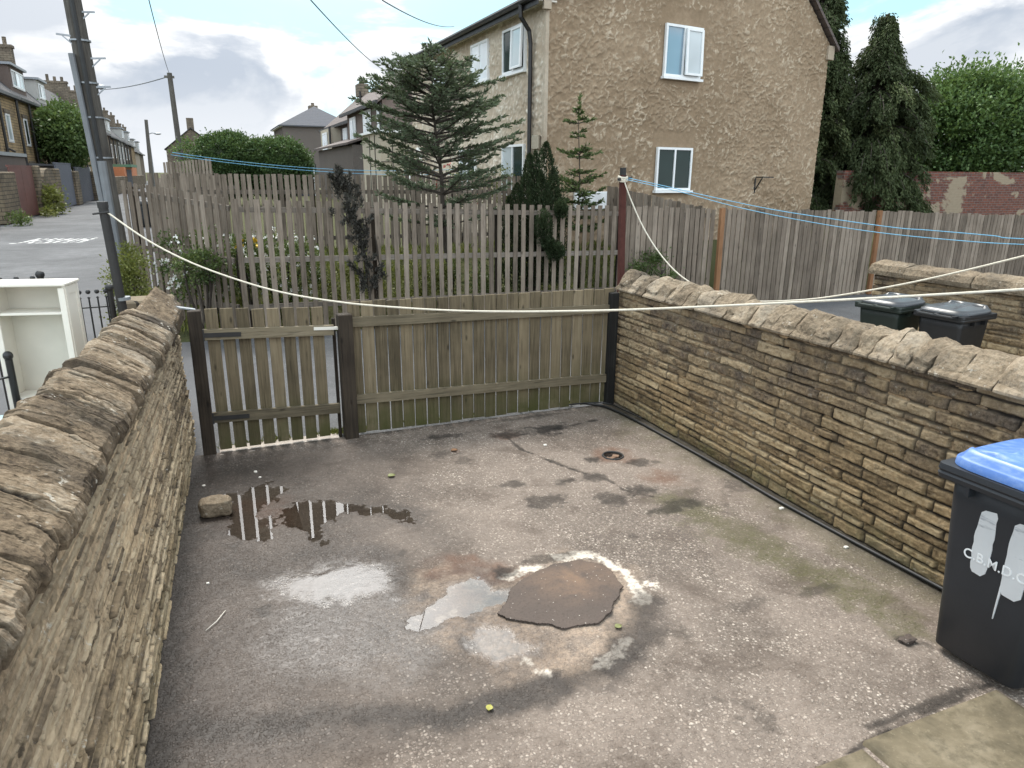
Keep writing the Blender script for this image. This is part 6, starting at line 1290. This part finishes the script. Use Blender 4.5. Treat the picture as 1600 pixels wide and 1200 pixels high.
# the two big drooping cypresses
def cypress(lab, c, zb, zt, prof, seed, n):
    t = thing('cypress_tree', lab, 'tree', (c[0], c[1], zb - .5), 0, 'drooping cypresses'); rng = np.random.default_rng(seed); zz = np.array([p[0] for p in prof]); rr_ = np.array([p[1] for p in prof]); lm = MB(); P, D, T = [], [], []
    for k in range(n):
        u_ = (k + rng.random()) / n; u_ = u_ ** .92; az = rng.random() * 6.283; z = zb + (zt - zb) * u_; lob = 1 + .55 * float(fbm(np.array([[math.cos(az) * 1.4, math.sin(az) * 1.4, z * .9]]), 3, seed)[0]); r = float(np.interp(u_, zz, rr_)) * lob * rng.uniform(.72, 1.15)
        o = np.array([c[0], c[1], z]); d = np.array([math.cos(az), math.sin(az), 0]); sd_ = np.array([-d[1], d[0], 0]); rise = rng.uniform(.15, .45)
        pts = [o + d * r * s + np.array([0, 0, r * (rise * s - .55 * s ** 3)]) for s in np.linspace(0, 1, 7)]; lm.tube(pts, list(np.linspace(.035, .008, 7)), 4); bt = float(np.clip(rng.normal(.5, .2), .1, .95))
        ns = max(6, int(r * 17))
        for q in range(ns):
            s = .30 + .70 * (q + rng.random()) / ns; i = min(5, int(s * 6)); p = pts[i] + (pts[i + 1] - pts[i]) * (s * 6 - i) + sd_ * rng.normal(0, .16 * (1.1 - .4 * s)) ; ln = rng.uniform(.22, .60) * (.55 + .5 * s); m = int(ln * 62); w_ = rng.random(m); hang = np.array([0, 0, -1.0]) + d * rng.uniform(.05, .45) + sd_ * rng.normal(0, .2)
            P.append(p + hang * (w_ * ln)[:, None] + rng.normal(size=(m, 3)) * (.055 * (1.15 - .7 * w_))[:, None]); D.append(np.tile(hang * .8 + d * .35, (m, 1))); T.append(np.full(m, bt) + .12 - .3 * w_)
    foliage('foliage', np.vstack(P), .135, .050, L_CYP, t, np.vstack(D), .55, np.concatenate(T))
    MB().tube([(c[0], c[1], zb - .6), (c[0] + .1, c[1], (zb + zt) / 2), (c[0], c[1], zt - .3)], [.28, .15, .03], 9).build('trunk', M_BARK, t)
    lm.build('branches', M_BARK, t); return t
cypress('drooping dark cypress, the shorter one right of the brown gable', (22.35, 20.2), .9, 8.0, [(0, 2.3), (.1, 2.35), (.3, 2.25), (.5, 2.0), (.62, 1.75), (.76, .95), (.9, .45), (1, .10)], 81, 300)
cypress('taller drooping cypress half hidden by the brown gable and leaving the top of the picture', (20.3, 21.2), .9, 9.6, [(0, 1.7), (.2, 1.8), (.5, 1.5), (.7, 1.1), (.85, .75), (1, .1)], 82, 290)
# broadleaf trees beyond the brick wall
t = thing('broadleaf_tree', 'large bright green broadleaf tree above the old brick wall, at the right edge', 'tree', (34.5, 25, 1), 0, 'broadleaf trees'); P_, D_, T_ = crown((34.6, 25, 4.7), (3.7, 3.2, 2.55), 620, 80, .80, 91, shell=.45); foliage('crown', P_, .19, .11, L_DECID, t, D_, 1.0, np.clip(T_ * .75 + .2 * sst(3, 7.5, P_[:, 2]), 0, 1)); limbs('trunk', t, (34.5, 25, .8), [(33, 25, 5), (35, 24.5, 6.2), (36.5, 25.5, 5), (34, 24, 6.8), (32.2, 24.6, 4.2)], .2)
t = thing('broadleaf_tree', 'lower paler broadleaf bush between the cypress and the bright green tree', 'tree', (31.2, 26.2, 1), 0, 'broadleaf trees'); P_, D_, T_ = crown((31.0, 26.4, 3.6), (1.9, 1.4, 1.5), 150, 36, .6, 92, shell=.4); foliage('crown', P_, .24, .13, L_TERR, t, D_, 1.0, T_); limbs('trunk', t, (31.2, 26.2, .8), [(30.6, 26, 4), (31.8, 26, 4.4), (31, 25.5, 4.8)], .1)
# old brick wall and a chimneyed house behind the cypress
bw_ = MB(); bw_.box((30, 18.6, 1.35), (20.0, .35, 2.9), rz=R(-3)); o = bw_.build('brick_wall', M_BRICK); tag(o, 'old red brick wall patched with pale render, beyond the close-boarded fence', 'wall')
ds = thing('terraced_house', 'pale rendered house just showing behind the right edge of the cypress', 'house', (29, 34, 1)); block(ds, 30.5, 33.6, 33, 38, .8, 7.2, M_CREAMR); groof(ds, 30.5, 33.6, 33, 38, 7.2, 8.0, M_SLATE, gable=M_CREAMR)
